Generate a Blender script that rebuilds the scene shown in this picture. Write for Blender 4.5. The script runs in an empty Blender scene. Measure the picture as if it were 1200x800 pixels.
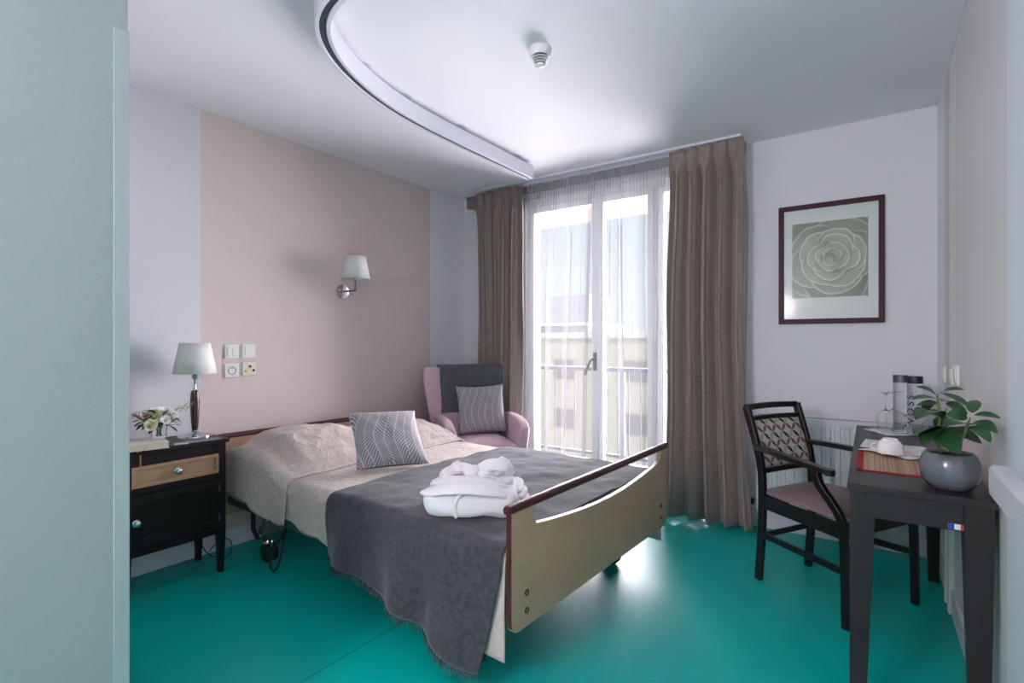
import bpy, math, random
from mathutils import Vector, Matrix, noise
from math import sin, cos, pi, radians, sqrt, exp, atan2
random.seed(7)
COL = bpy.context.scene.collection
LW, RW, WW, CZ = -3.106, 0.303, 3.698, 2.511      # left wall x, right wall x, window wall y, ceiling z

# ------------------------------------------------------------------ helpers
def lin(c):
    return tuple(((v/255)/12.92 if v/255 <= .04045 else ((v/255+.055)/1.055)**2.4) for v in c)

def nd(nt, t, **k):
    n = nt.nodes.new(t)
    for a, b in k.items(): setattr(n, a, b)
    return n

def mat(name, rgb, rough=.6, metal=0, spec=.5, var=0, vscale=8, bump=0, bscale=60, coat=0, sheen=0, alpha=1, trans=0, ior=1.45, emit=None, estr=0):
    m = bpy.data.materials.new(name); m.use_nodes = True
    nt = m.node_tree; b = nt.nodes['Principled BSDF']
    c = lin(rgb) + (1,)
    b.inputs['Base Color'].default_value = c
    b.inputs['Roughness'].default_value = rough
    b.inputs['Metallic'].default_value = metal
    b.inputs['Specular IOR Level'].default_value = spec
    b.inputs['IOR'].default_value = ior
    b.inputs['Coat Weight'].default_value = coat
    b.inputs['Coat Roughness'].default_value = .08
    b.inputs['Sheen Weight'].default_value = sheen
    b.inputs['Transmission Weight'].default_value = trans
    b.inputs['Alpha'].default_value = alpha
    if emit:
        b.inputs['Emission Color'].default_value = lin(emit) + (1,); b.inputs['Emission Strength'].default_value = estr
    if var or bump:
        tc = nd(nt, 'ShaderNodeTexCoord')
    if var:
        n = nd(nt, 'ShaderNodeTexNoise'); n.inputs['Scale'].default_value = vscale; n.inputs['Detail'].default_value = 4
        nt.links.new(tc.outputs['Object'], n.inputs['Vector'])
        r = nd(nt, 'ShaderNodeMapRange'); r.inputs[3].default_value = 1-var; r.inputs[4].default_value = 1+var
        nt.links.new(n.outputs['Fac'], r.inputs[0])
        x = nd(nt, 'ShaderNodeVectorMath', operation='SCALE'); x.inputs[0].default_value = c[:3]
        nt.links.new(r.outputs[0], x.inputs['Scale']); nt.links.new(x.outputs[0], b.inputs['Base Color'])
    if bump:
        n2 = nd(nt, 'ShaderNodeTexNoise'); n2.inputs['Scale'].default_value = bscale; n2.inputs['Detail'].default_value = 3
        nt.links.new(tc.outputs['Object'], n2.inputs['Vector'])
        bp = nd(nt, 'ShaderNodeBump'); bp.inputs['Strength'].default_value = bump; bp.inputs['Distance'].default_value = .01
        nt.links.new(n2.outputs['Fac'], bp.inputs['Height']); nt.links.new(bp.outputs[0], b.inputs['Normal'])
    return m

def math_(nt, op, a, b=None, c=None):
    n = nd(nt, 'ShaderNodeMath', operation=op)
    for i, v in enumerate((a, b, c)):
        if v is None: continue
        if isinstance(v, (int, float)): n.inputs[i].default_value = v
        else: nt.links.new(v, n.inputs[i])
    return n.outputs[0]

def mixc(nt, fac, a, b):
    n = nd(nt, 'ShaderNodeMix', data_type='RGBA')
    if isinstance(fac, (int, float)): n.inputs[0].default_value = fac
    else: nt.links.new(fac, n.inputs[0])
    for i, v in ((6, a), (7, b)):
        if isinstance(v, tuple): n.inputs[i].default_value = v + ((1,) if len(v) == 3 else ())
        else: nt.links.new(v, n.inputs[i])
    return n.outputs[2]

def finish(o, m, parent=None, smooth=None, bevel=0, seg=2, solid=0, sub=0):
    COL.objects.link(o)
    if m: o.data.materials.append(m)
    if parent: o.parent = parent
    if solid:
        s = o.modifiers.new('S', 'SOLIDIFY'); s.thickness = solid; s.offset = 0
    if bevel:
        b = o.modifiers.new('B', 'BEVEL'); b.width = bevel; b.segments = seg; b.limit_method = 'ANGLE'; b.angle_limit = radians(40)
        b.harden_normals = False
    if sub:
        s = o.modifiers.new('U', 'SUBSURF'); s.levels = sub; s.render_levels = sub
    if smooth is not None:
        o.data.shade_smooth()
        if smooth < 180: o.data.set_sharp_from_angle(angle=radians(smooth))
    return o

class G:
    """collects geometry for one mesh"""
    def __init__(s): s.v = []; s.f = []; s.uv = None
    def add(s, V, F):
        o = len(s.v); s.v += [tuple(p) for p in V]; s.f += [tuple(i+o for i in f) for f in F]; return s
    def box(s, x0, x1, y0, y1, z0, z1, M=None):
        V = [(x, y, z) for z in (z0, z1) for x, y in ((x0, y0), (x1, y0), (x1, y1), (x0, y1))]
        if M: V = [M @ Vector(p) for p in V]
        return s.add(V, [(3,2,1,0), (4,5,6,7), (0,1,5,4), (1,2,6,5), (2,3,7,6), (3,0,4,7)])
    def frust(s, x0, x1, y0, y1, z0, X0, X1, Y0, Y1, z1):
        V = [(x0,y0,z0),(x1,y0,z0),(x1,y1,z0),(x0,y1,z0),(X0,Y0,z1),(X1,Y0,z1),(X1,Y1,z1),(X0,Y1,z1)]
        return s.add(V, [(3,2,1,0), (4,5,6,7), (0,1,5,4), (1,2,6,5), (2,3,7,6), (3,0,4,7)])
    def lathe(s, prof, n=32, c=(0,0,0), M=None, cap=True):
        V = []; F = []
        for r, z in prof:
            for k in range(n):
                a = 2*pi*k/n; V.append((c[0]+r*cos(a), c[1]+r*sin(a), c[2]+z))
        if M: V = [M @ Vector(p) for p in V]
        for i in range(len(prof)-1):
            for k in range(n):
                F.append((i*n+k, i*n+(k+1)%n, (i+1)*n+(k+1)%n, (i+1)*n+k))
        if cap:
            F.append(tuple(reversed(range(n)))); F.append(tuple((len(prof)-1)*n+k for k in range(n)))
        return s.add(V, F)
    def tube(s, path, r, n=10, closed=False, sq=None, up=None):
        """sweep: r number/list; sq=(w,h) list or tuple -> rectangular section (w along side, h along up)"""
        P = [Vector(p) for p in path]; N = len(P); V = []; F = []
        T = []
        for i in range(N):
            a = P[(i-1) % N] if (closed or i > 0) else P[i]; b = P[(i+1) % N] if (closed or i < N-1) else P[i]
            T.append((b-a).normalized())
        ref = Vector(up) if up else (Vector((0,0,1)) if abs(T[0].z) < .9 else Vector((1,0,0)))
        for i in range(N):
            if up: u = Vector(up)
            else: u = ref
            side = T[i].cross(u)
            if side.length < 1e-5: side = T[i].cross(Vector((0.3,1,0)))
            side.normalize(); u2 = side.cross(T[i]).normalized(); ref = u2
            if sq:
                w, h = sq[i] if isinstance(sq, list) else sq
                pts = [(-w/2,-h/2),(w/2,-h/2),(w/2,h/2),(-w/2,h/2)]
            else:
                rr = r[i] if isinstance(r, (list, tuple)) else r
                pts = [(rr*cos(2*pi*k/n), rr*sin(2*pi*k/n)) for k in range(n)]
            for a, b in pts: V.append(P[i]+side*a+u2*b)
        m = 4 if sq else n
        for i in range(N if closed else N-1):
            j = (i+1) % N
            for k in range(m): F.append((i*m+k, i*m+(k+1)%m, j*m+(k+1)%m, j*m+k))
        if not closed:
            F.append(tuple(reversed(range(m)))); F.append(tuple((N-1)*m+k for k in range(m)))
        return s.add(V, F)
    def grid(s, nu, nv, fn, wrapu=False):
        V = [fn(i/(nu if wrapu else nu-1), j/(nv-1)) for j in range(nv) for i in range(nu)]
        F = []
        for j in range(nv-1):
            for i in range(nu if wrapu else nu-1):
                F.append((j*nu+i, j*nu+(i+1)%nu, (j+1)*nu+(i+1)%nu, (j+1)*nu+i))
        return s.add(V, F)
    def prism(s, pts, a0, a1, axis='y'):
        n = len(pts); V = []
        for a in (a0, a1):
            for p, q in pts:
                V.append({'y': (p, a, q), 'x': (a, p, q), 'z': (p, q, a)}[axis])
        F = [tuple(range(n)), tuple(reversed(range(n, 2*n)))] + [(i, i+n, (i+1)%n+n, (i+1)%n) for i in range(n)]
        return s.add(V, F)
    def obj(s, name, m, parent=None, smooth=None, recalc=True, **k):
        me = bpy.data.meshes.new(name); me.from_pydata(s.v, [], s.f); me.update()
        if recalc:
            import bmesh
            bm = bmesh.new(); bm.from_mesh(me); bmesh.ops.recalc_face_normals(bm, faces=bm.faces); bm.to_mesh(me); bm.free()
        o = bpy.data.objects.new(name, me)
        return finish(o, m, parent, smooth, **k)

def tag(o, label, cat, group=None, kind=None):
    o['label'] = label; o['category'] = cat
    if group: o['group'] = group
    if kind: o['kind'] = kind
    return o
def thing(name, label, cat, loc=(0,0,0), rz=0, group=None):
    o = bpy.data.objects.new(name, None); COL.objects.link(o)
    o.location = loc; o.rotation_euler = (0,0,rz); o.empty_display_size = .1
    return tag(o, label, cat, group)
def struct(g, name, m, **k):
    o = g.obj(name, m, **k); o['kind'] = 'structure'; return o
def setuv(o, uvs):
    """uvs per vertex"""
    me = o.data; l = me.uv_layers.new(name='UVMap')
    for lp in me.loops: l.data[lp.index].uv = uvs[lp.vertex_index]
def setcol(o, cols):
    me = o.data; a = me.color_attributes.new('Col', 'FLOAT_COLOR', 'POINT')
    a.data.foreach_set('color', [x for c in cols for x in (c[0], c[1], c[2], 1)])
def nz(x, y, z=0): return noise.noise(Vector((x, y, z)))
def sstep(a, b, x):
    t = min(1, max(0, (x-a)/(b-a))); return t*t*(3-2*t)

# ------------------------------------------------------------------ materials
def wall_mat(name, base, zones, axis, rough=.75):
    """painted wall: zones = [(start, colour)] along one object axis"""
    m = mat(name, base, rough, spec=.3, bump=.04, bscale=180)
    nt = m.node_tree; b = nt.nodes['Principled BSDF']
    tc = nd(nt, 'ShaderNodeTexCoord'); sp = nd(nt, 'ShaderNodeSeparateXYZ')
    nt.links.new(tc.outputs['Object'], sp.inputs[0])
    c = lin(base) + (1,)
    for lo, hi, col in zones:
        f = math_(nt, 'MULTIPLY', math_(nt, 'GREATER_THAN', sp.outputs[axis], lo), math_(nt, 'LESS_THAN', sp.outputs[axis], hi))
        c = mixc(nt, f, c, lin(col) + (1,))
    nt.links.new(c, b.inputs['Base Color'])
    return m
WHITE = (229,227,231)
M_floor = wall_mat('green_vinyl', (0,170,160), [(-1.658,-1.652,(0,120,114))], 0, .36)
M_white = mat('white_paint', WHITE, .75, spec=.3, bump=.04, bscale=180)
M_ceil = mat('ceiling_paint', (237,233,238), .85, spec=.2, bump=.03, bscale=150)
M_left = wall_mat('headboard_wall_paint_falloff', WHITE, [(-9, 1.399, (211,208,214)), (1.399, 3.249, (212,196,193))], 1)  # pink is paint; the greyer zone before it has light falloff painted in
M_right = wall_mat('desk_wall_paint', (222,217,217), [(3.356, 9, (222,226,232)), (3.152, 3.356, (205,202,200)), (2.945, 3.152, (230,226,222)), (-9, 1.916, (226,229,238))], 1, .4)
M_part = mat('entry_wall_paint', (142,152,148), .6, spec=.3, bump=.05, bscale=120)
M_skirt = mat('skirting_white', (214,216,220), .45)
M_frame = mat('window_frame_white', (225,227,230), .35)
M_dark = mat('dark_stained_wood', (24,18,20), .42, var=.12, vscale=20, spec=.4)
M_deskwood = mat('desk_dark_laminate', (38,31,33), .4, var=.06, vscale=30, spec=.4)
M_chairwood = mat('black_stained_wood', (26,20,22), .3, spec=.45)
M_rail = mat('mahogany_edge', (72,34,34), .35, spec=.5)
M_chrome = mat('chrome', (200,200,205), .12, metal=1)
M_steel = mat('dull_grey_metal', (120,122,126), .45, metal=.7)
M_blackpl = mat('black_plastic', (18,18,20), .45)
M_white_pl = mat('white_plastic', (226,226,222), .35)
M_cream_pl = mat('cream_plastic', (222,214,192), .4)
M_shade = mat('white_lamp_shade', (222,222,218), .8, bump=.1, bscale=300, spec=.2)
M_maho = mat('lamp_mahogany', (58,20,26), .2, coat=.6)
M_glass = mat('clear_glass', (252,253,253), .02, trans=1, ior=1.3)
M_porc = mat('white_porcelain', (236,236,234), .12, spec=.5)
M_pink = mat('pink_upholstery', (196,166,176), .85, bump=.12, bscale=500, sheen=.2, var=.04, vscale=6)
M_cover = None
M_robe = mat('white_terry', (228,225,226), .95, bump=.5, bscale=420, sheen=.2)
M_alu = mat('white_aluminium', (214,214,222), .35, spec=.5)
M_slot = mat('track_slot_grey', (62,70,80), .4)

def wood(name, c1, c2, axis_scale=(3,40,40), rough=.4):
    m = mat(name, c1, rough); nt = m.node_tree; b = nt.nodes['Principled BSDF']
    tc = nd(nt, 'ShaderNodeTexCoord'); mp = nd(nt, 'ShaderNodeMapping'); mp.inputs['Scale'].default_value = axis_scale
    n = nd(nt, 'ShaderNodeTexNoise'); n.inputs['Scale'].default_value = 1; n.inputs['Detail'].default_value = 5; n.inputs['Distortion'].default_value = .6
    nt.links.new(tc.outputs['Object'], mp.inputs[0]); nt.links.new(mp.outputs[0], n.inputs['Vector'])
    nt.links.new(mixc(nt, n.outputs['Fac'], lin(c1), lin(c2)), b.inputs['Base Color'])
    return m
M_maple = wood('pale_beech_panel', (194,158,130), (174,140,110), (30,1.4,22))
M_drawer = wood('pale_drawer_front', (176,142,112), (160,126,98), (22,2,30), .45)

def fabric_weave(name, c1, c2, scale=900, rough=.95, bump=.3, sheen=.2, big=0, coords='UV'):
    m = mat(name, c1, rough, sheen=sheen, spec=.2); nt = m.node_tree; b = nt.nodes['Principled BSDF']
    tc = nd(nt, 'ShaderNodeTexCoord')
    n = nd(nt, 'ShaderNodeTexNoise'); n.inputs['Scale'].default_value = scale; n.inputs['Detail'].default_value = 2
    nt.links.new(tc.outputs[coords], n.inputs['Vector'])
    n3 = nd(nt, 'ShaderNodeTexNoise'); n3.inputs['Scale'].default_value = scale/6; n3.inputs['Detail'].default_value = 3
    nt.links.new(tc.outputs[coords], n3.inputs['Vector'])
    f = math_(nt, 'ADD', math_(nt, 'MULTIPLY', n.outputs['Fac'], .55), math_(nt, 'MULTIPLY', n3.outputs['Fac'], .45))
    mr = nd(nt, 'ShaderNodeMapRange'); mr.inputs[1].default_value = .35; mr.inputs[2].default_value = .65
    nt.links.new(f, mr.inputs[0])
    nt.links.new(mixc(nt, mr.outputs[0], lin(c1), lin(c2)), b.inputs['Base Color'])
    bp = nd(nt, 'ShaderNodeBump'); bp.inputs['Strength'].default_value = bump; bp.inputs['Distance'].default_value = .002
    nt.links.new(n.outputs['Fac'], bp.inputs['Height']); nt.links.new(bp.outputs[0], b.inputs['Normal'])
    return m
M_curtain = fabric_weave('taupe_curtain_cloth', (134,120,113), (159,143,135), 500, coords='Object')
M_throw = fabric_weave('charcoal_wool', (46,47,52), (76,76,84), 260, coords='Object', bump=.5)
M_throw2 = fabric_weave('grey_wool', (66,69,74), (98,100,106), 320, coords='Object', bump=.4)

def quilt_mat():
    m = mat('beige_quilted_cover', (196,182,172), .85, sheen=.3, spec=.2); nt = m.node_tree; b = nt.nodes['Principled BSDF']
    tc = nd(nt, 'ShaderNodeTexCoord'); sp = nd(nt, 'ShaderNodeSeparateXYZ'); nt.links.new(tc.outputs['UV'], sp.inputs[0])
    U, V = sp.outputs[0], sp.outputs[1]
    def line(a, b_, s, off):
        x = math_(nt, 'ADD', math_(nt, 'ADD', math_(nt, 'MULTIPLY', U, a/s), math_(nt, 'MULTIPLY', V, b_/s)), off)
        fr = math_(nt, 'ABSOLUTE', math_(nt, 'SUBTRACT', math_(nt, 'FRACT', x), .5))
        return math_(nt, 'MINIMUM', math_(nt, 'MULTIPLY', fr, s/.004), 1.0)      # 0 at the seam
    l = math_(nt, 'MINIMUM', line(1, 1.35, .36, .1), line(1, -1.35, .36, .35))
    # thin long seams and a wider spacing pair
    nt.links.new(mixc(nt, l, lin((206,193,182)), lin((186,172,164))), b.inputs['Base Color'])
    nz_ = nd(nt, 'ShaderNodeTexNoise'); nz_.inputs['Scale'].default_value = 14; nz_.inputs['Detail'].default_value = 4; nz_.inputs['Distortion'].default_value = 1.2
    nt.links.new(tc.outputs['UV'], nz_.inputs['Vector'])
    h = math_(nt, 'ADD', math_(nt, 'MULTIPLY', l, -.35), math_(nt, 'MULTIPLY', nz_.outputs['Fac'], 1.6))
    bp = nd(nt, 'ShaderNodeBump'); bp.inputs['Strength'].default_value = .55; bp.inputs['Distance'].default_value = .012
    nt.links.new(h, bp.inputs['Height']); nt.links.new(bp.outputs[0], b.inputs['Normal'])
    return m
M_cover = quilt_mat()

def sheer_mat():
    m = bpy.data.materials.new('sheer_voile'); m.use_nodes = True; nt = m.node_tree; nt.nodes.clear()
    out = nd(nt, 'ShaderNodeOutputMaterial'); tr = nd(nt, 'ShaderNodeBsdfTransparent'); tl = nd(nt, 'ShaderNodeBsdfTranslucent'); df = nd(nt, 'ShaderNodeBsdfDiffuse')
    tr.inputs[0].default_value = (.98,.98,.98,1); tl.inputs[0].default_value = (.13,.13,.14,1); df.inputs[0].default_value = (.62,.62,.64,1)
    a = nd(nt, 'ShaderNodeMixShader'); a.inputs[0].default_value = .35; nt.links.new(tl.outputs[0], a.inputs[1]); nt.links.new(df.outputs[0], a.inputs[2])
    b = nd(nt, 'ShaderNodeMixShader'); nt.links.new(tr.outputs[0], b.inputs[1]); nt.links.new(a.outputs[0], b.inputs[2])
    lw = nd(nt, 'ShaderNodeLayerWeight'); lw.inputs[0].default_value = .35
    tc = nd(nt, 'ShaderNodeTexCoord'); sp = nd(nt, 'ShaderNodeSeparateXYZ'); nt.links.new(tc.outputs['Object'], sp.inputs[0])
    tape = math_(nt, 'GREATER_THAN', sp.outputs[2], 2.425)
    f = math_(nt, 'ADD', math_(nt, 'MULTIPLY', lw.outputs['Facing'], .75), .24)
    f = math_(nt, 'MINIMUM', math_(nt, 'ADD', f, math_(nt, 'MULTIPLY', tape, .45)), .97)
    nt.links.new(f, b.inputs[0]); nt.links.new(b.outputs[0], out.inputs[0])
    return m
M_sheer = sheer_mat()
def thin_glass():
    m = bpy.data.materials.new('window_pane'); m.use_nodes = True; nt = m.node_tree; nt.nodes.clear()
    out = nd(nt, 'ShaderNodeOutputMaterial'); tr = nd(nt, 'ShaderNodeBsdfTransparent'); gl = nd(nt, 'ShaderNodeBsdfGlossy')
    tr.inputs[0].default_value = (.93,.95,.95,1); gl.inputs['Roughness'].default_value = .02
    fr = nd(nt, 'ShaderNodeFresnel'); mx = nd(nt, 'ShaderNodeMixShader')
    nt.links.new(fr.outputs[0], mx.inputs[0]); nt.links.new(tr.outputs[0], mx.inputs[1]); nt.links.new(gl.outputs[0], mx.inputs[2]); nt.links.new(mx.outputs[0], out.inputs[0])
    return m
M_pane = thin_glass()
def vcol_mat(name, rough=.6, coat=0, sheen=0):
    m = mat(name, (200,200,200), rough, coat=coat, sheen=sheen); nt = m.node_tree
    a = nd(nt, 'ShaderNodeVertexColor'); a.layer_name = 'Col'; nt.links.new(a.outputs[0], nt.nodes['Principled BSDF'].inputs['Base Color'])
    return m

# ------------------------------------------------------------------ room shell
BY = -1.7
struct(G().box(LW-.1, RW+.1, BY-.1, WW+.25, -.06, 0), 'floor', M_floor)
struct(G().box(LW-.2, RW+.2, BY-.2, WW+.25, CZ, CZ+.15), 'ceiling', M_ceil)
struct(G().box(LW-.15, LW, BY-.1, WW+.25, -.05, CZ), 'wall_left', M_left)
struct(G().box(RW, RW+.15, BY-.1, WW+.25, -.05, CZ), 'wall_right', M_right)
struct(G().box(LW-.1, RW+.1, BY-.15, BY, -.05, CZ), 'wall_back', M_white)
WX0, WX1, WZ1 = -2.425, -.92, 2.40
g = G().box(LW-.1, WX0, WW, WW+.25, -.05, CZ).box(WX1, RW+.1, WW, WW+.25, -.05, CZ).box(WX0, WX1, WW, WW+.25, WZ1, CZ)
struct(g, 'wall_front', M_white)
EX, EY = -1.5, .5085
struct(G().box(LW-.05, EX, BY-.1, EY, 0, CZ), 'wall_entry', M_part, bevel=.004)
M_guard = mat('clear_corner_guard', (150,162,159), .3, coat=.3)
g = G().prism([(EX-.03, EY), (EX-.03, EY+.0025), (EX+.0025, EY+.0025), (EX+.0025, EY-.030), (EX, EY-.030), (EX, EY)], .0, 1.961, 'z')
struct(g, 'trim_1', M_guard, bevel=.001)
# skirtings
SK, ST = .11, .012
struct(G().box(LW, LW+ST, EY, WW, 0, SK), 'baseboard_left', M_skirt, bevel=.003)
struct(G().box(RW-ST, RW, BY, WW, 0, SK), 'baseboard_right', M_skirt, bevel=.003)
struct(G().box(LW, WX0, WW-ST, WW, 0, SK).box(WX1, RW, WW-ST, WW, 0, SK), 'baseboard_front', M_skirt, bevel=.003)
# slim ceiling line along the two long walls
struct(G().box(RW-.006, RW, EY, WW, CZ-.008, CZ), 'trim_2', M_white)
# entry door behind the camera
M_door = mat('entry_door_pale_grey', (198,204,206), .45)
d = struct(G().box(-1.15, -.25, BY, BY+.04, .005, 2.05), 'door_1', M_door, bevel=.003)
G().box(-1.21,-1.15,BY,BY+.06,0,2.11).box(-.25,-.19,BY,BY+.06,0,2.11).box(-1.21,-.19,BY,BY+.06,2.05,2.11).obj('door_frame', M_frame, d)
G().tube([(-1.08,BY+.04,1.02),(-1.08,BY+.08,1.02),(-.96,BY+.08,1.02)], .009).obj('door_handle', M_steel, d, smooth=40)

# ------------------------------------------------------------------ window: frame, two sashes, fixed light
fy0, fy1 = WW+.03, WW+.10
win = struct(G().box(WX0,WX0+.034,fy0,fy1,.03,WZ1).box(WX1-.05,WX1,fy0,fy1,.03,WZ1).box(WX0+.034,WX1-.05,fy0,fy1,WZ1-.06,WZ1).box(WX0+.034,WX1-.05,fy0,fy1,.0,.06)
             .box(-1.315,-1.275,fy0,fy1,.06,WZ1-.06), 'window_1', M_frame, bevel=.004)
def sash(x0, x1, nm='sash'):
    w = .046; a, b = .065, WZ1-.065; y0, y1 = fy0-.018, fy1-.03
    s = G().box(x0,x0+w,y0,y1,a,b).box(x1-w,x1,y0,y1,a,b).box(x0+w,x1-w,y0,y1,b-w,b).box(x0+w,x1-w,y0,y1,a,a+.09).obj(nm, M_frame, win, bevel=.004)
    G().box(x0+w-.01,x1-w+.01,y0+.025,y0+.031,a+.08,b-w+.01).obj('pane', M_pane, s)
    return s
sash(WX0+.032, -1.762); sash(-1.758, -1.310)
s3 = sash(-1.280, WX1-.045)
# centre meeting stile cover and lever handle
G().box(-1.796,-1.724,fy0-.03,fy0-.016,.065,WZ1-.065).obj('meeting_strip', M_frame, win, bevel=.003)
G().box(-1.80+.012,-1.80+.042,fy0-.036,fy0-.029,.98,1.12).tube([(-1.773,fy0-.03,1.07),(-1.773,fy0-.075,1.07),(-1.79,fy0-.085,1.055),(-1.83,fy0-.085,.95)], .009).obj('window_handle', M_steel, win, smooth=40)

# ------------------------------------------------------------------ outside: balcony, railing, buildings
M_conc = mat('balcony_tiles', (232,230,226), .9, var=.08, vscale=3)
M_cream = mat('cream_render', (214,202,186), .9, var=.05, vscale=.5)
M_cream2 = mat('cream_window_surround', (206,194,178), .9)
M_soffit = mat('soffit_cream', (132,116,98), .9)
struct(G().box(-6, 3, WW+.25, 4.95, -.2, -.02), 'balcony_floor', M_conc)
struct(G().box(-6, 3, WW+.25, 4.85, 2.44, 2.62), 'balcony_ceiling', M_soffit)
M_grey_rail = mat('grey_railing', (44,47,54), .6)
rl = thing('balcony_railing', 'grey metal railing with vertical bars and cross rail outside the window', 'railing', (-2,4.8,-.02))
G().box(-4,4,-.03,.03,.93,.97).box(-4,4,-.015,.015,.08,.11).obj('rail', M_grey_rail, rl)
g = G()
for i in range(68): g.box(-3.95+i*.118-.004,-3.95+i*.118+.004,-.004,.004,.11,.93)
g.obj('balusters', M_grey_rail, rl)
for i in range(5): G().box(-3.6+i*1.8-.02,-3.6+i*1.8+.02,-.02,.02,0,.93).obj('post', M_grey_rail, rl)
M_win_dark = mat('far_window_glass', (158,148,144), .5)
M_red = mat('red_awning', (196,96,84), .8)
M_pale = mat('pale_tower_render', (150,150,153), .9)
def building(name, label, x0, x1, y0, y1, zt, m, wins, z0=-6.5, cornice=True):
    t = thing(name, label, 'building', ((x0+x1)/2, y0, z0), 0)
    ox, oy, oz = (x0+x1)/2, y0, z0
    g = G().box(x0-ox, x1-ox, 0, y1-y0, 0, zt-oz)
    g.obj('wall', m, t)
    if cornice: G().box(x0-ox-.3, x1-ox+.3, -.35, y1-y0+.3, zt-oz, zt-oz+.35).obj('cornice', M_conc, t)
    nx, nz_, w, h = wins; W = x1-x0; H = zt-oz
    for k in range(nz_):
        for i in range(nx):
            cx = -W/2+W*(i+.5)/nx; cz = H-(k+.5)*3.0-.4
            if cz < 1.5: continue
            f = G().box(cx-w/2, cx+w/2, -.06, .02, cz-h/2, cz+h/2).obj('window', M_pale if m is M_pale else M_cream2, t)
            G().box(cx-w/2+.12, cx+w/2-.12, -.10, -.05, cz-h/2+.12, cz+h/2-.12).obj('pane', M_win_dark, f)
    return t
building('apartment_building', 'long low cream apartment building with flat roof seen through the sheer curtain', -27, -4, 28, 40, 1.45, M_cream, (5, 2, 1.6, 1.4))
building('tower_block', 'pale tall tower block standing far behind the cream building', -53.5, -44.5, 90, 100, 10.5, M_pale, (4, 7, .9, 1.2), cornice=False)
building('office_building', 'wide grey white building behind the cream one, its flat roof just above it', -78, -30, 60, 74, 3.4, M_pale, (12, 2, 2.2, 1.6))
building('roof_house', 'small pale rooftop house with terracotta roof beyond the railing', -31, -27.6, 27, 35, .2, M_red, (1, 1, 1.2, 1.2), cornice=False)

# ------------------------------------------------------------------ curtain rails and curtains
rail = thing('curtain_rail', 'white double curtain track screwed to the ceiling above the window', 'curtain rail', (0,3.50,CZ))
G().box(-2.83,-.672,-.014,.014,-.016,-.0).obj('front_track', M_alu, rail)
G().box(-2.80,-.70,.085,.110,-.016,-.0).obj('rear_track', M_alu, rail)

def curtain(name, label, xt, xm, xb, zb, nf, seed, ret=0, yc=3.50, top=CZ-.022):
    """xt, xm, xb: (x0, x1) at top, middle, bottom"""
    nu, nv = 340, 60; uvs = []
    hz = .085                       # heading tape
    def lerp(a, b, t): return a+(b-a)*t
    def fn(u, v):
        z = lerp(top, zb+.012*sin(u*nf*2*pi+1)*0, v)
        if v < .5: a, b, t = xt, xm, sstep(0, 1, v*2)
        else: a, b, t = xm, xb, (v-.5)*2
        x0, x1 = lerp(a[0], b[0], t), lerp(a[1], b[1], t)
        d = top-z
        ph = u*nf + .22*nz(u*3+seed, v*1.1, seed) + .10*nz(u*9, v*2.2, seed+4)
        # heading: tight shallow pleats, below: deep tubes
        k = sstep(hz*.7, hz*2.6, d)
        A = lerp(.012, .052 + .012*v, k)
        w = sin(2*pi*ph)
        w2 = math.copysign(abs(w)**.75, w)
        fine = sin(2*pi*ph*2.0+.7)*.5
        y = yc + A*w2*(1+.35*nz(u*5, 3, seed)) + lerp(.013, .004, sstep(hz*.8, hz*2.0, d))*fine
        pinch = exp(-((d-hz)/.012)**2)
        y += -.006*pinch*0 + .004*nz(u*30, v*8, seed)*k
        x = lerp(x0, x1, u) + .30*A*sin(4*pi*ph+.5)*k
        if z < 1.9: x += .006*nz(u*4, z*1.5, seed+9)
        if ret and u < .06:          # end that returns to the wall
            q = 1-u/.06; x = x + (.02*q)*0; y = y + .0*q
        return (x, y, z)
    # vertical rows denser at the heading
    def vmap(v): return v**1.7
    g = G().grid(nu, nv, lambda u, v: fn(u, vmap(v)))
    o = g.obj(name, M_curtain, smooth=180, recalc=False, solid=.003)
    # heading band seam
    return tag(o, label, 'curtain', 'taupe drapes at the window')
cl = curtain('drape', 'narrower taupe drape hanging behind the pink armchair', (-2.84,-2.335), (-2.80,-2.352), (-2.82,-2.37), .03, 5.5, 2.3, yc=3.535)
cr = curtain('drape', 'wider taupe drape hanging between the sheer curtain and the radiator', (-1.125,-.655), (-1.150,-.660), (-1.165,-.605), .035, 5.0, 5.1)
# the folded-back heading corner of the narrow drape
g = G()
def flap(u, v):
    return (-2.83-.07*(1-u), 3.535+.02*u-.045*(1-u), CZ-.03-.13*v*(1-.25*(1-u)) - .02*(1-u))
g.grid(6, 6, flap).obj('heading_return', M_curtain, cl, smooth=180, solid=.004)

# sheer
def sheer_fn(u, v):
    v = v**1.4
    z = (CZ-.018)+(0.03-(CZ-.018))*v; d = CZ-.018-z
    k = sstep(.05, .5, d)
    ph = u*12 + .75*nz(u*6, v*.6, 2) + .25*nz(u*14, v*1.2, 8)
    A = .005+.020*k
    w = sin(2*pi*ph); y = 3.598 + A*math.copysign(abs(w)**.8, w)*(1+.8*nz(u*11, 1, 3)) + .004*sin(2*pi*ph*2.3+1)*k + .003*sin(2*pi*u*70)*(1-k)
    x = -2.46 + 1.80*u + .55*A*sin(4*pi*ph+.4)*k + .012*nz(u*9, z*1.2, 5)*k
    # two overlaps of gathered cloth
    return (x, y, z)
sh = G().grid(760, 50, sheer_fn).obj('sheer_curtain', M_sheer, smooth=180, recalc=False)
tag(sh, 'translucent white sheer curtain across the window between the taupe drapes', 'sheer curtain')

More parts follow.
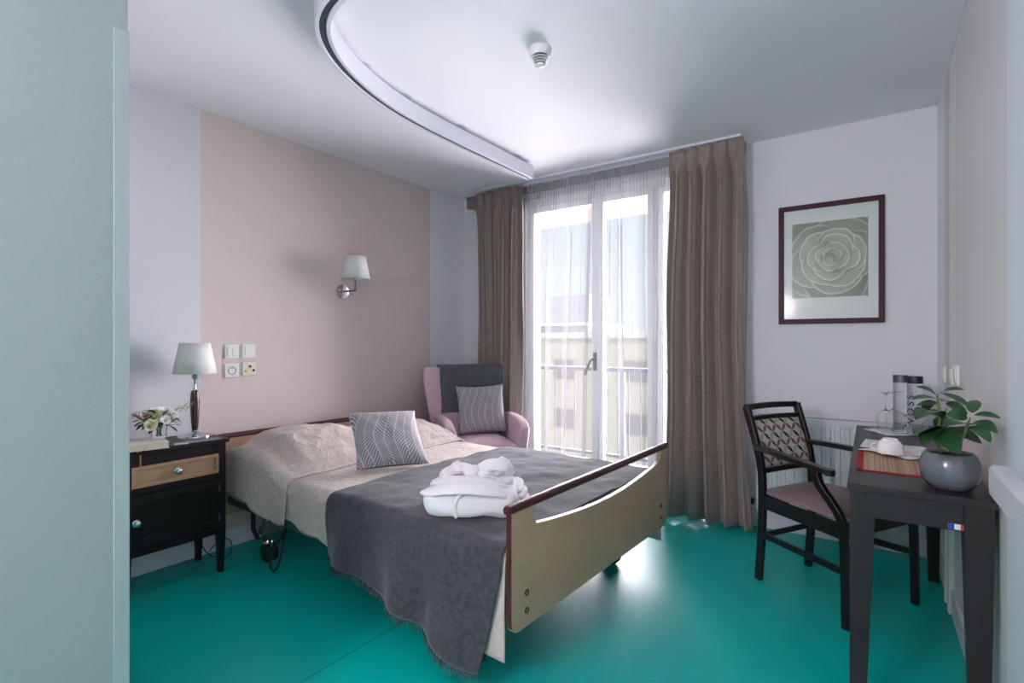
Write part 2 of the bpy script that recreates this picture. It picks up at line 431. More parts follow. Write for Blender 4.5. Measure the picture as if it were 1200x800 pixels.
# ------------------------------------------------------------------ BED
BO = Vector((-3.066, 2.157, 0)); BR = radians(-3.1); BL = 2.15; HW = .668
BM = Matrix.Translation(BO) @ Matrix.Rotation(BR, 4, 'Z')
bed = thing('adjustable_bed', 'double care bed with pale wood head and foot boards and dark wooden rails', 'bed', BO, BR)
MT = .515     # mattress top
def board(x0, x1, nm, scoop=True):
    b = bpy.data.objects.new(nm, None)
    pts = []
    y0, y1, zb, zt = -HW, HW, (.245 if scoop else .20), .655
    r = .045
    if scoop:
        # outer outline with an opening below the rail
        out = [(y0, zt)]
        for k in range(7): a = pi+ pi/2*k/6; out.append((y0+r+r*cos(a), zb+r+r*sin(a)))
        for k in range(7): a = 1.5*pi+pi/2*k/6; out.append((y1-r+r*cos(a), zb+r+r*sin(a)))
        out += [(y1, zt)]
        # inner cut, far to near
        out += [(y1-.075, zt), (y1-.080, zt-.030), (y1-.10, zt-.062)]
        for k in range(1, 20):
            t = k/20; yy = (y1-.11)+((y0+.165)-(y1-.11))*t; zz = zt-.070-.035*sin(pi*t)*1.2-.012*t
            out.append((yy, zz))
        out += [(y0+.145, zt-.078), (y0+.125, zt-.045), (y0+.115, zt)]
        pts = out
    else:
        pts = [(y0, zt), (y0, zb), (y1, zb), (y1, zt)]
    import bmesh
    me = bpy.data.meshes.new(nm); bm = bmesh.new()
    vs = [bm.verts.new((x0, p, q)) for p, q in pts]; f = bm.faces.new(vs)
    r_ = bmesh.ops.extrude_face_region(bm, geom=[f])
    bmesh.ops.translate(bm, verts=[v for v in r_['geom'] if isinstance(v, bmesh.types.BMVert)], vec=(x1-x0, 0, 0))
    bmesh.ops.recalc_face_normals(bm, faces=bm.faces); bm.to_mesh(me); bm.free()
    me.materials.append(M_maple); me.materials.append(M_rail)
    for p in me.polygons:
        # the two upright edges carry the dark edging
        if abs(p.normal.y) > .8 and abs(abs(p.center.y)-HW) < .01: p.material_index = 1
    o = bpy.data.objects.new(nm, me); COL.objects.link(o); o.parent = bed
    o.modifiers.new('B', 'BEVEL').width = .002
    return o
fb = board(BL-.022, BL, 'footboard')
hb = board(.012, .034, 'headboard', False)
for x in (BL-.011, .023):
    n = 'rail_cap'
    G().tube([(x, -HW-.006, .655), (x, HW+.006, .655)], .0165, 20).obj(n, M_rail, fb if x > 1 else hb, smooth=50)
    for s_ in (-1, 1):
        G().tube([(x, s_*(HW+.004), .655), (x, s_*(HW+.012), .655)], .013, 20).obj('end_cap', M_rail, fb if x > 1 else hb, smooth=50)
for y in (-HW+.085, HW-.085):
    for z in (.30, .36):
        G().lathe([(.011,0),(.011,.004),(.007,.004),(.007,.001)], 18, M=Matrix.Translation((BL-.001,y,z)) @ Matrix.Rotation(pi/2,4,'Y')).obj('bolt_cover', M_rail, fb, smooth=40)
for y in (-HW+.05, HW-.05): G().box(.05,BL-.04,y-.015,y+.015,.27,.33).obj('side_rail', M_steel, bed, bevel=.004)
G().box(.06,BL-.05,-HW+.065,HW-.065,.315,.335).obj('slatted_base', M_steel, bed)
mt = G().box(.05,BL-.04,-HW+.02,HW-.02,.336,MT-.012).obj('mattress', mat('mattress_ticking',(205,205,205),.9), bed, bevel=.04, seg=4, smooth=60)
# under-frame, castors, motor
for x in (.36, 1.86):
    G().box(x-.025,x+.025,-HW+.07,HW-.07,.15,.19).obj('cross_beam', M_steel, bed, bevel=.004)
    for s_ in (-1, 1):
        y = s_*(HW-.11)
        L = G().box(x-.022,x+.022,y-.022,y+.022,.10,.30).obj('leg', M_steel, bed, bevel=.005)
        w = G()
        for e in (-.014, .014):
            w.lathe([(.012,-.009),(.047,-.009),(.05,-.005),(.05,.005),(.047,.009),(.012,.009)], 24, M=Matrix.Translation((x+.02,y+e*1.3,.05)) @ Matrix.Rotation(pi/2,4,'X'))
        w.obj('castor_wheel', M_blackpl, L, smooth=40)
        G().box(x-.03,x+.045,y-.008,y+.008,.05,.105).lathe([(.03,.095),(.03,.11),(.018,.125)],18,c=(x,y,0)).obj('castor_fork', M_chrome, L, smooth=40)
G().box(.36,1.86,-.02,.02,.145,.195).obj('spine', M_steel, bed)
G().box(.45,.78,-.50,-.42,.19,.27).tube([(.78,-.46,.23),(1.1,-.40,.24)],.018).obj('motor', M_blackpl, bed, smooth=40, bevel=.01)
G().tube([(.30,-HW+.06,.30),(.30,-HW+.06,.17),(.34,-HW+.07,.12)], .012).obj('lever_bar', M_blackpl, bed, smooth=40)
cab = G().tube([Vector(p) for p in [(.55,-.55,.24),(.60,-.60,.18),(.62,-.62,.10),(.60,-.63,.035),(.55,-.63,.010),(.49,-.61,.012),(.47,-.60,.05),(.48,-.58,.12),(.52,-.52,.20)]], .006)
cab.obj('cable', M_blackpl, bed, smooth=180, sub=2)

# bed linen as draped sheets.  s = arc length across, x along the bed
def pillow_h(x, y):
    h = 0
    for cy_, cx_, a, b, H in ((-.31,.335,.33,.37,.175), (.33,.335,.31,.35,.150)):
        u = abs((x-cx_)/a); v = abs((y-cy_)/b)
        if u < 1 and v < 1:
            hh = H*(1-u**2.2)**.62*(1-v**3.2)**.55
            h = (h**4+hh**4)**.25
    return h
def pl(x, y):
    # soft cloth over the pillows: average a few samples, steeper behind the ridge
    t = 0
    for dx in (-.05, 0, .05):
        for dy in (-.06, 0, .06): t += pillow_h(x+dx, y+dy)
    t /= 9
    sk = .018*nz(x*6, y*5, 1) + .010*nz(x*15, y*13, 2)
    return t + (sk*min(1, t*14) if t > 0 else 0)
def drape(x, s, top, hem_drop, flare, off, seed, pil=True, r=.05, wr=.006, calm=False):
    """point of a cloth laid over the bed: s in [-1,1]*(half width + drop)"""
    hw = HW-.012+off
    a = abs(s); sg = 1 if s >= 0 else -1
    flat = hw-r
    base = top + off
    ph = pl(x, sg*min(a, flat)) if pil else 0
    edge = pl(x, sg*flat*.93)*.75 if pil else 0
    w = wr*(nz(x*5+seed, s*6, seed)+.5*nz(x*13, s*12, seed+3))
    if a <= flat:
        k = sstep(flat-.13, flat, a)
        return Vector((x, sg*a, base + ph*(1-k)+edge*k + w - .006*k))
    q = a-flat; arc = r*pi/2
    if q < arc:
        t = q/r; return Vector((x, sg*(flat+r*sin(t)), base+edge-.006-r*(1-cos(t)) + w*(1-q/arc)))
    d = q-arc
    fl = flare*d + .016*sin(x*19+seed+2*nz(x*3, seed))*sstep(0, .25, d)*1.2 + .022*nz(x*6, d*3, seed)*sstep(0, .2, d)
    if seed == 5: fl = flare*d + (fl-flare*d)*.35
    if calm and x > 1.05: fl = flare*d + (fl-flare*d)*.15
    fl = max(fl, -.004)
    return Vector((x, sg*(hw+fl), base+edge-.006-r-d))
def sheet(name, m, parent, xa, xb, drop_fn, top=MT, off=0, flare=.1, seed=1, pil=True, nx=110, ns=150, thick=.006, xfn=None, wr=.006, calm=False):
    V = []; uv = []
    flat = HW-.012+off-.05
    for j in range(ns):
        for i in range(nx):
            t = i/(nx-1); sj = -1+2*j/(ns-1)
            x = xa+(xb-xa)*t
            D = drop_fn(x, 1 if sj > 0 else -1)
            half = flat+.05*pi/2+D
            s_ = sj*half
            if xfn: x = xfn(t, s_, half)
            p = drape(x, s_, top, D, flare, off, seed, pil, wr=wr, calm=calm)
            V.append(p); uv.append((x, s_))
    g = G(); g.v = [tuple(p) for p in V]
    g.f = [(j*nx+i, j*nx+i+1, (j+1)*nx+i+1, (j+1)*nx+i) for j in range(ns-1) for i in range(nx-1)]
    o = g.obj(name, m, parent, smooth=180, recalc=False)
    setuv(o, uv)
    sd = o.modifiers.new('S', 'SOLIDIFY'); sd.thickness = thick; sd.offset = 1
    return o
cover = thing('bedspread', 'beige quilted bedspread covering the mattress and folded over the pillows', 'bedspread', BO, BR)
# lower layer: hem drops towards the foot
sheet('lower_layer', M_cover, cover, .06, BL-.030, lambda x, s: .125+.185*sstep(.6, 2.1, x), off=.003, flare=.02, seed=3, pil=False, nx=150, calm=True, wr=.004)
# upper layer over the pillows
def up_x(t, s, half):
    e = .735 - .03*s/.66 + .012*nz(s*4, 5)
    return .045+(e-.045)*t
sheet('pillow_flap', M_cover, cover, .045, .735, lambda x, s: .105+.05*sstep(.2,.7,x)+.75*pl(x, s*(HW-.05)*.93), off=.012, flare=.10, seed=5, thick=.008, xfn=up_x, nx=90)
# charcoal throw
thr = thing('bed_throw', 'charcoal grey wool throw with fringed hem spread over the foot half of the bed', 'blanket', BO, BR)
def th_drop(x, s): return (.215+.18*sstep(1.0, 2.3, x)) if s < 0 else .30
def th_x(t, s, half):
    a = 1.115 + .012*nz(s*7, 2)
    d = max(0, abs(s)-HW)
    b = BL-.034 - (.25*max(0, d-.08) if s < 0 else .05*d)
    if s < 0: a += .05*d
    if s > 0: a -= .0
    return a+(b-a)*t
wool = sheet('woven_cloth', M_throw, thr, 1.11, BL-.034, th_drop, off=.020, flare=.075, seed=9, pil=False, thick=.005, xfn=th_x, nx=120, ns=170, wr=.009)
# fringe tufts along the near hem
g = G()
for i in range(230):
    t = i/229; x = th_x(t, -HW-.25, 0)
    D = th_drop(1.11+(BL-.034-1.11)*t, -1)
    fl = HW-.012+.020-.05+.05*pi/2+D
    x = th_x(t, -fl, fl)
    p = drape(x, -fl, MT, D, .075, .020, 9, False)
    L = .018+.02*random.random(); dx = random.uniform(-.012, .012)
    g.tube([p+Vector((0,-.003,.004)), p+Vector((dx*.4,-.005,-L*.5)), p+Vector((dx,-.003+random.uniform(-.004,.004),-L))], [.0018,.0016,.0006], 4)
fr = g.obj('fringe', M_throw, thr, smooth=180); fr['kind'] = 'stuff'

# ------------------------------------------------------------------ cushions with a leaf line pattern
def cushion_mat():
    m = mat('silver_leaf_jacquard', (170,165,165), .75, sheen=.25); nt = m.node_tree; b = nt.nodes['Principled BSDF']
    tc = nd(nt, 'ShaderNodeTexCoord'); nzt = nd(nt, 'ShaderNodeTexNoise'); nzt.inputs['Scale'].default_value = 2.2
    nt.links.new(tc.outputs['UV'], nzt.inputs['Vector'])
    sp = nd(nt, 'ShaderNodeSeparateXYZ'); nt.links.new(tc.outputs['UV'], sp.inputs[0])
    U = math_(nt, 'ADD', sp.outputs[0], math_(nt, 'MULTIPLY', math_(nt, 'SINE', math_(nt, 'MULTIPLY', sp.outputs[1], 4.2)), .10))
    U = math_(nt, 'ADD', U, math_(nt, 'MULTIPLY', nzt.outputs['Fac'], .10))
    col = math_(nt, 'MULTIPLY', U, 3.6)
    fr = math_(nt, 'ABSOLUTE', math_(nt, 'SUBTRACT', math_(nt, 'FRACT', col), .5))          # 0 at a midrib
    par = math_(nt, 'SUBTRACT', math_(nt, 'MULTIPLY', math_(nt, 'MODULO', math_(nt, 'FLOOR', col), 2.0), 2.0), 1.0)
    bend = math_(nt, 'MULTIPLY', math_(nt, 'POWER', fr, .7), math_(nt, 'MULTIPLY', par, 6.0))
    st = math_(nt, 'SINE', math_(nt, 'MULTIPLY', math_(nt, 'ADD', math_(nt, 'MULTIPLY', sp.outputs[1], 19.0), bend), 6.283))
    s1 = math_(nt, 'SMOOTH_MIN', math_(nt, 'MULTIPLY', math_(nt, 'ADD', st, .35), 2.5), 1.0, .1)
    s1 = math_(nt, 'MAXIMUM', s1, 0.0)
    rib = math_(nt, 'LESS_THAN', fr, .035); rib2 = math_(nt, 'GREATER_THAN', fr, .47)
    k = math_(nt, 'MULTIPLY', s1, math_(nt, 'SUBTRACT', 1.0, math_(nt, 'MAXIMUM', rib, rib2)))
    nt.links.new(mixc(nt, k, lin((182,176,176)), lin((112,112,122))), b.inputs['Base Color'])
    bp = nd(nt, 'ShaderNodeBump'); bp.inputs['Strength'].default_value = .4; bp.inputs['Distance'].default_value = .004; bp.invert = True
    nt.links.new(k, bp.inputs['Height']); nt.links.new(bp.outputs[0], b.inputs['Normal'])
    return m
M_cush = cushion_mat(); M_cushback = mat('cushion_back_navy', (52,60,72), .8)
def cushion(name, label, M, w=.43, h=.43, d=.13, seed=1):
    t = bpy.data.objects.new(name, None); COL.objects.link(t); t.matrix_world = M
    tag(t, label, 'cushion', 'leaf pattern cushions')
    for side, nm, mm in ((1, 'front_cover', M_cush), (-1, 'back_cover', M_cushback)):
        V = []; uv = []; n = 44
        for j in range(n):
            for i in range(n):
                u = -1+2*i/(n-1); v = -1+2*j/(n-1)
                e = (1-abs(u)**2.6)*(1-abs(v)**2.6)
                e = max(e, 0)
                pin = 1-.075*(1-abs(v)**2)*abs(u)**3; pin2 = 1-.075*(1-abs(u)**2)*abs(v)**3
                x = u*w/2*pin; z = v*h/2*pin2
                y = -side*(d/2*e**.45 + .006*nz(u*3, v*3, seed)*e)
                V.append((x, y, z+h/2)); uv.append(((u+1)/2, (v+1)/2))
        g = G(); g.v = V; g.f = [(j*n+i, j*n+i+1, (j+1)*n+i+1, (j+1)*n+i) for j in range(n-1) for i in range(n-1)]
        if side < 0: g.f = [tuple(reversed(f)) for f in g.f]
        o = g.obj(nm, mm, t, smooth=180, recalc=False); setuv(o, uv)
    return t
# bed cushion: leans on the pillow slope, face towards the foot and camera
def frame(o, xdir, zdir):
    x = Vector(xdir).normalized(); z = Vector(zdir); z = (z-x*z.dot(x)).normalized(); y = z.cross(x)
    M = Matrix((x, y, z)).transposed().to_4x4(); M.translation = o; return M
cushion('throw_cushion', 'silver grey leaf pattern cushion leaning on the pillows of the bed',
        frame(Vector((-2.06, 1.885, .545)), (.46,.88,-.02), (-.66,.20,.60)), .385, .385, .12, seed=3)

# ------------------------------------------------------------------ bathrobe
RBM = Matrix.Translation((-1.30, 1.60, MT+.033)) @ Matrix.Rotation(radians(30), 4, 'Z')
rb = bpy.data.objects.new('bathrobe', None); COL.objects.link(rb); rb.matrix_world = RBM
tag(rb, 'folded white terry bathrobe tied in a bundle on the charcoal throw', 'bathrobe')
def crease(x, y, z, f):
    n_ = nz(x*f, y*f, z*f); return (1-abs(n_)*2.2)
def blob(a, b, c, n=3.0, m=2.4, wr=.01, seed=0, flat=True, freq=9):
    def fn(u, v):
        th = 2*pi*u; ph = -pi/2+pi*v
        ct, st, cp, sp_ = cos(th), sin(th), cos(ph), sin(ph)
        f = lambda t, e: math.copysign(abs(t)**(2/e), t)
        x = a*f(cp, m)*f(ct, n); y = b*f(cp, m)*f(st, n); z = c*f(sp_, m)
        d = wr*(nz(x*freq+seed, y*freq, z*freq)*1.1+.5*nz(x*freq*2.3, y*freq*2.3+seed, z*freq*2.3)+.35*crease(x+seed, y*1.6, z*1.3, freq*1.6))
        r = Vector((x, y, z)); l = r.length or 1
        nrm = Vector((x/a**2, y/b**2, z/c**2)).normalized()
        r = r+nrm*d
        if flat: r.z = max(r.z, -c*.93)
        return r+Vector((0, 0, c*.93))
    return fn
def at(fn, off, rz=0, ry=0, rx=0):
    M = Matrix.Translation(off) @ Matrix.Rotation(rz, 4, 'Z') @ Matrix.Rotation(ry, 4, 'Y') @ Matrix.Rotation(rx, 4, 'X')
    return lambda u, v: M @ fn(u, v)
G().grid(120, 70, blob(.178, .150, .052, 4.2, 3.6, .013, 1), wrapu=True).obj('folded_body', M_robe, rb, smooth=180)
G().grid(110, 60, at(blob(.140, .110, .030, 3.2, 2.8, .020, 7), (.012,.030,.072), radians(8)), wrapu=True).obj('folded_top', M_robe, rb, smooth=180)
def band(path, w, th, nrm, seed, nm):
    """soft padded band: elliptical section swept on a path, wrinkled"""
    P = [Vector(p) for p in path]
    for _ in range(2):
        Q = [P[0]]
        for i in range(len(P)-1): Q += [P[i]*.75+P[i+1]*.25, P[i]*.25+P[i+1]*.75]
        P = Q+[P[-1]]
    N = len(P); 
    def fn(u, v):
        q = v*(N-1); i = min(int(q), N-2); p = P[i].lerp(P[i+1], q-i); d = (P[min(i+2, N-1)]-P[max(0, i-1)]).normalized()
        up = Vector(nrm); sd_ = d.cross(up).normalized(); up = sd_.cross(d)
        k = min(1, 9*v+.25, 9*(1-v)+.25); a_ = 2*pi*u
        ww = w/2*k*(1+.12*nz(v*5, seed)); tt = th/2*(1+.2*nz(v*7, seed+2))
        return p+sd_*(ww*cos(a_))+up*(tt*sin(a_)*(1+.3*nz(cos(a_)*1.5, v*9, seed)))
    G().grid(26, 70, fn, wrapu=True).obj(nm, M_robe, rb, smooth=180)
band([(-.172,-.03,.070),(-.150,-.105,.088),(-.085,-.140,.108),(-.01,-.150,.119),(.07,-.142,.112),(.13,-.110,.092),(.172,-.060,.058),(.186,-.01,.022)], .062, .020, (0,-.55,.85), 1, 'collar')
band([(-.150,-.02,.098),(-.09,-.085,.122),(-.01,-.100,.131),(.07,-.088,.124),(.13,-.045,.098),(.160,.02,.062)], .055, .022, (0,-.25,1), 3, 'collar')
band([(-.035,-.155,.006),(-.042,-.160,.045),(-.034,-.155,.082),(-.005,-.142,.104),(.04,-.125,.110)], .016, .010, (0,-1,.25), 5, 'front_edge')
# folded sleeve layers on the right hand side
for k, (z, a_, b_) in enumerate(((.0,.060,.100),(.026,.056,.095),(.052,.052,.085))):
    G().grid(60, 34, at(blob(a_, b_, .0165, 3.5, 2.4, .008, 4+k), (.158-.006*k,.065,z), radians(-6+5*k)), wrapu=True).obj('sleeve', M_robe, rb, smooth=180)
# belt tied on top: two loops, a knot, loose ends
G().grid(80, 44, at(blob(.066, .046, .030, 2.4, 2.0, .020, 11, freq=16), (.088,.045,.112), radians(22), radians(-8)), wrapu=True).obj('belt_loop', M_robe, rb, smooth=180)
band([(.02,.02,.140),(.060,.0,.168),(.110,.0,.172),(.140,.020,.150),(.150,.040,.118)], .050, .018, (0,-.8,.6), 6, 'belt_loop')
G().grid(80, 44, at(blob(.050, .034, .020, 2.4, 2.0, .018, 15, freq=20), (-.058,.045,.118), radians(-18)), wrapu=True).obj('belt_loop', M_robe, rb, smooth=180)
band([(.0,.030,.140),(-.040,.020,.156),(-.085,.025,.150),(-.110,.040,.124)], .040, .014, (0,-.6,.8), 8, 'belt_loop')
G().grid(40, 26, at(blob(.026, .024, .020, 2.4, 2.2, .010, 5, freq=22), (.0,.015,.118)), wrapu=True).obj('knot', M_robe, rb, smooth=180)
band([(-.01,.03,.135),(-.07,.015,.130),(-.125,.035,.112),(-.170,.050,.082),(-.195,.060,.040)], .034, .008, (-.3,0,1), 9, 'belt_end')
band([(.01,.02,.132),(.060,-.025,.134),(.110,-.020,.118),(.160,.0,.090)], .034, .008, (.3,0,1), 10, 'belt_end')

# ------------------------------------------------------------------ ARMCHAIR in the corner
AC = (-2.50, 3.170); AR = radians(55)
ac = thing('armchair', 'dusty pink upholstered armchair with tall tapered back in the window corner', 'armchair', (AC[0], AC[1], 0), AR); ac.scale = (.87, .80, 1)
def back_pt(u, v):
    a = 2*pi*u; z = .30+.70*v
    hw = .300+.085*sstep(.1, 1, v)+.012*sin(pi*v); hd = .062-.012*v
    if v > .94: q = (v-.94)/.06; hw -= .02*q*q; hd -= .018*q*q
    f = lambda t, e: math.copysign(abs(t)**(2/e), t)
    x = hw*f(cos(a), 5); y = hd*f(sin(a), 3.5)
    y += .185+.115*v - .045*(abs(x)/hw)**4*sstep(.25, .5, v)*(1 if sin(a) < 0 else .6)
    return (x-.082, y, z)
n_b = 60; g = G().grid(n_b, 40, back_pt, wrapu=True)
g.f += [tuple(39*n_b+k for k in range(n_b)), tuple(reversed(range(n_b)))]
g.obj('backrest', M_pink, ac, smooth=50)
G().box(-.32,.32,-.27,.26,.17,.33).obj('seat_base', M_pink, ac, bevel=.02, seg=3, smooth=60)
def seat_pt(u, v):
    a = 2*pi*u; f = lambda t, e: math.copysign(abs(t)**(2/e), t)
    k = sin(pi*v); ph = -pi/2+pi*v
    x = .262*f(cos(a), 9)*f(cos(ph), 4); y = .265*f(sin(a), 9)*f(cos(ph), 4)-.065; z = .395+.07*f(sin(ph), 4)
    z += .018*(1-min(1, (x/.26)**2))*(1 if z > .4 else 0)
    return (x, y, z)
G().grid(60, 24, seat_pt, wrapu=True).obj('seat_cushion', M_pink, ac, smooth=180)
prof = [(.24,.19),(.24,.63),(.05,.632),(-.10,.625),(-.20,.608),(-.265,.582),(-.298,.548),(-.305,.50),(-.292,.42),(-.288,.30),(-.295,.19)]
for s_ in (-1, 1):
    g = G(); n = len(prof); secs = [0, .012, .05, .088, .100]; ins = [.022, .004, 0, .004, .022]
    V = []; 
    for t, i_ in zip(secs, ins):
        for k, (y, z) in enumerate(prof):
            yy = y+(i_ if y < -.15 else 0); zz = z-(i_ if z > .5 else 0)
            ox = .020*sstep(.42, .60, z)-.004*sin(pi*z/.6)+.018*sstep(.3,.19,z)
            V.append((s_*(.262+t*1.0+ox), yy, zz))
    F = []
    for j in range(len(secs)-1):
        for k in range(n): F.append((j*n+k, j*n+(k+1) % n, (j+1)*n+(k+1) % n, (j+1)*n+k))
    F += [tuple(range(n)), tuple(reversed(range((len(secs)-1)*n, len(secs)*n)))]
    g.add(V, F); g.obj('armrest', M_pink, ac, smooth=50, sub=0, bevel=.008)
for x in (-.27, .27):
    for y in (-.23, .24): G().frust(x-.013,x+.013,y-.013,y+.013,0,x-.022,x+.022,y-.022,y+.022,.175).obj('leg', M_dark, ac)
AM = Matrix.Translation((AC[0], AC[1], 0)) @ Matrix.Rotation(AR, 4, 'Z')
# grey throw folded over the backrest
t = thing('folded_throw', 'dark grey wool throw draped over the back of the pink armchair', 'blanket', (AC[0], AC[1], 0), AR); t.scale = (.87, .80, 1)
path = [(.375,.66),(.372,.80),(.366,.92),(.364,.985),(.352,1.010),(.315,1.017),(.262,1.013),(.240,.990),(.232,.94),(.222,.86),(.210,.78),(.196,.70),(.186,.645)]
def thf(u, v):
    q = v*(len(path)-1); i = min(int(q), len(path)-2); f_ = q-i
    y = path[i][0]*(1-f_)+path[i+1][0]*f_; z = path[i][1]*(1-f_)+path[i+1][1]*f_
    w = u-.5
    x = -.018 + w*(.60-.02*abs(v-.55)) + .012*nz(v*4, u*2)
    out = -.006*sin(u*15+2)*sstep(.55, .9, v)-.010*sstep(.5,.56,v)
    if v > .5 and x > .18: out += -.0
    return (x, y+out-(.045*(abs(x+.082)/.385)**4 if v > .5 else 0), z+.004*nz(u*5, v*5, 3))
G().grid(50, 80, thf).obj('woven_cloth', M_throw2, t, smooth=180, recalc=False, solid=.009)
cm = AM @ frame(Vector((.035, .025, .487)), (.98,-.12,.03), (.03,.30,1))
cushion('throw_cushion', 'silver grey leaf pattern cushion standing on the seat of the pink armchair', cm, .385, .385, .12, seed=8)

# ------------------------------------------------------------------ NIGHTSTAND
NX, NY = -2.925, 1.150
ns = thing('nightstand', 'black stained wooden nightstand with pale drawer beside the bed', 'nightstand', (NX, NY, 0), pi/2)
hw, hd, H = .230, .140, .70
M_dk = M_dark
G().box(-hw-.014,hw+.014,-hd-.014,hd,H-.022,H).obj('table_top', M_dk, ns, bevel=.005, seg=3)
G().box(-hw+.006,hw-.006,-hd+.012,hd,.205,H-.022).obj('cabinet', M_dk, ns, bevel=.003)
for x in (-1, 1):
    for y in (-1, 1):
        cx, cy_ = x*(hw-.019), y*(hd-.019)
        G().frust(cx-.012,cx+.012,cy_-.012,cy_+.012,0,cx-.019,cx+.019,cy_-.019,cy_+.019,.20).box(cx-.019,cx+.019,cy_-.019,cy_+.019,.20,H-.022).obj('leg', M_dk, ns, bevel=.002)
for z0, z1 in ((.625, H-.022), (.492, .520), (.205, .235)): G().box(-hw+.03,hw-.03,-hd+.004,-hd+.02,z0,z1).obj('front_rail', M_dk, ns, bevel=.002)
def frame_front(x0, x1, z0, z1, y, w, dep, m, nm, par):
    g = G().box(x0,x1,y+dep,y+.016,z0,z1)
    g.prism([(x0,z0),(x1,z0),(x1-w,z0+w),(x0+w,z0+w)], y, y+.014).prism([(x0,z1),(x0+w,z1-w),(x1-w,z1-w),(x1,z1)], y, y+.014)
    g.prism([(x0,z0),(x0+w,z0+w),(x0+w,z1-w),(x0,z1)], y, y+.014).prism([(x1,z0),(x1,z1),(x1-w,z1-w),(x1-w,z0+w)], y, y+.014)
    return g.obj(nm, m, par, bevel=.003, seg=2)
dr = frame_front(-hw+.036,hw-.036,.523,.622,-hd-.002,.017,.009,M_drawer,'drawer',ns)
do = frame_front(-hw+.036,hw-.036,.240,.488,-hd+.001,.040,.007,M_dk,'door',ns)
def knob(x, z, par):
    Mx = Matrix.Translation((x, -hd-.001, z)) @ Matrix.Rotation(pi/2, 4, 'X')
    G().lathe([(.017,0),(.017,.003),(.013,.004),(.006,.006),(.006,.014),(.012,.018),(.014,.023),(.010,.028),(.004,.030)], 24, M=Mx).obj('knob', M_chrome, par, smooth=50)
knob(0, .573, dr); knob(-hw+.055, .365, do)
for z in (.29, .445): G().box(hw-.036,hw-.030,-hd-.003,-hd+.004,z-.018,z+.018).obj('hinge', M_steel, do)
# lamp on it
lampx, lampy = -2.955, 1.303
lm = thing('table_lamp', 'table lamp with white shade and dark red turned stem on the nightstand', 'lamp', (lampx, lampy, H))
G().lathe([(.082,0),(.082,.004),(.079,.009),(.05,.013),(.026,.016),(.020,.022),(.014,.028),(.006,.030)], 48).obj('base', M_chrome, lm, smooth=50)
G().lathe([(.014,.024),(.016,.03),(.016,.035)], 24).obj('lower_collar', M_chrome, lm, smooth=50)
G().lathe([(.013,.035),(.016,.05),(.019,.09),(.0215,.14),(.0225,.18),(.0215,.215),(.018,.238),(.012,.246)], 32).obj('stem', M_maho, lm, smooth=60)
G().lathe([(.011,.246),(.008,.252),(.0065,.258),(.0065,.30),(.016,.312),(.018,.325),(.006,.33)], 24).obj('neck', M_chrome, lm, smooth=50)
G().lathe([(.102,.335),(.071,.497)], 64, cap=False).obj('lamp_shade', M_shade, lm, smooth=180, solid=.002)
g = G()
for k in range(3): a = 2*pi*k/3; g.tube([(0,0,.485),(.070*cos(a),.070*sin(a),.49)], .0012, 6)
g.tube([(0,0,.33),(0,0,.49)], .002, 6).lathe([(.014,.335),(.024,.36),(.022,.385),(.01,.40)], 20); g.obj('bulb_holder', M_white_pl, lm, smooth=60)
G().tube([(-3.09,1.36,.62),(-3.088,1.362,.30),(-3.07,1.37,.10),(-3.02,1.40,.008),(-2.93,1.45,.007),(-2.90,1.47,.04),(-2.93,1.49,.09),(-3.0,1.475,.11),(-3.06,1.45,.05),(-3.085,1.43,.008)], .0032, 8).obj('extension_cable', M_blackpl, smooth=180, sub=2)
tag(bpy.data.objects['extension_cable'], 'thin black power cable looped on the floor behind the nightstand', 'cord')
# leaflet and pencil-like strip on the top
g = G().box(-.075,.075,-.035,.035,0,.003); lf = g.obj('leaflet', mat('grey_leaflet',(126,124,128),.5)); lf.location = (-2.80,1.275,H); lf.rotation_euler = (0,0,radians(86))
tag(lf, 'flat grey leaflet lying on the nightstand in front of the lamp', 'leaflet')
g = G().box(-.03,.03,-.018,.018,0,.0035); lf = g.obj('card', mat('pale_card',(206,204,200),.5)); lf.location = (-2.79,1.168,H); lf.rotation_euler = (0,0,radians(70))
tag(lf, 'small pale card on the nightstand between book and leaflet', 'card')
# book
bk = thing('book', 'thick pale book with a hanging golden ribbon under the flower vase', 'book', (-2.845, 1.030, H), radians(78))
M_paper = mat('book_pages',(222,210,190),.8,var=.03,vscale=200)
G().box(-.068,.082,-.094,.094,.003,.027).obj('pages', M_paper, bk, bevel=.001)
G().box(-.072,.085,-.097,.097,0,.003).box(-.072,.085,-.097,.097,.027,.030).box(-.074,-.069,-.097,.097,0,.030).obj('book_cover', mat('book_cover_white',(216,206,196),.5), bk, bevel=.001)
G().tube([(.0,-.095,.015),(-.02,-.118,.006),(-.035,-.105-.02,-.0+.003),(-.045,-.13,-.004+.006)], 0, sq=(.004,.001)).obj('ribbon', mat('golden_ribbon',(190,140,60),.6), bk)
G().box(-2.7735+.0005,-2.7725,1.001,1.006,H-.075,H+.012).obj('ribbon_end', bpy.data.materials['golden_ribbon'], smooth=None)
rbn = bpy.data.objects['ribbon_end']; rbn.parent = bk; rbn.matrix_parent_inverse = (Matrix.Translation((-2.845,1.045,H)) @ Matrix.Rotation(radians(78),4,'Z')).inverted()
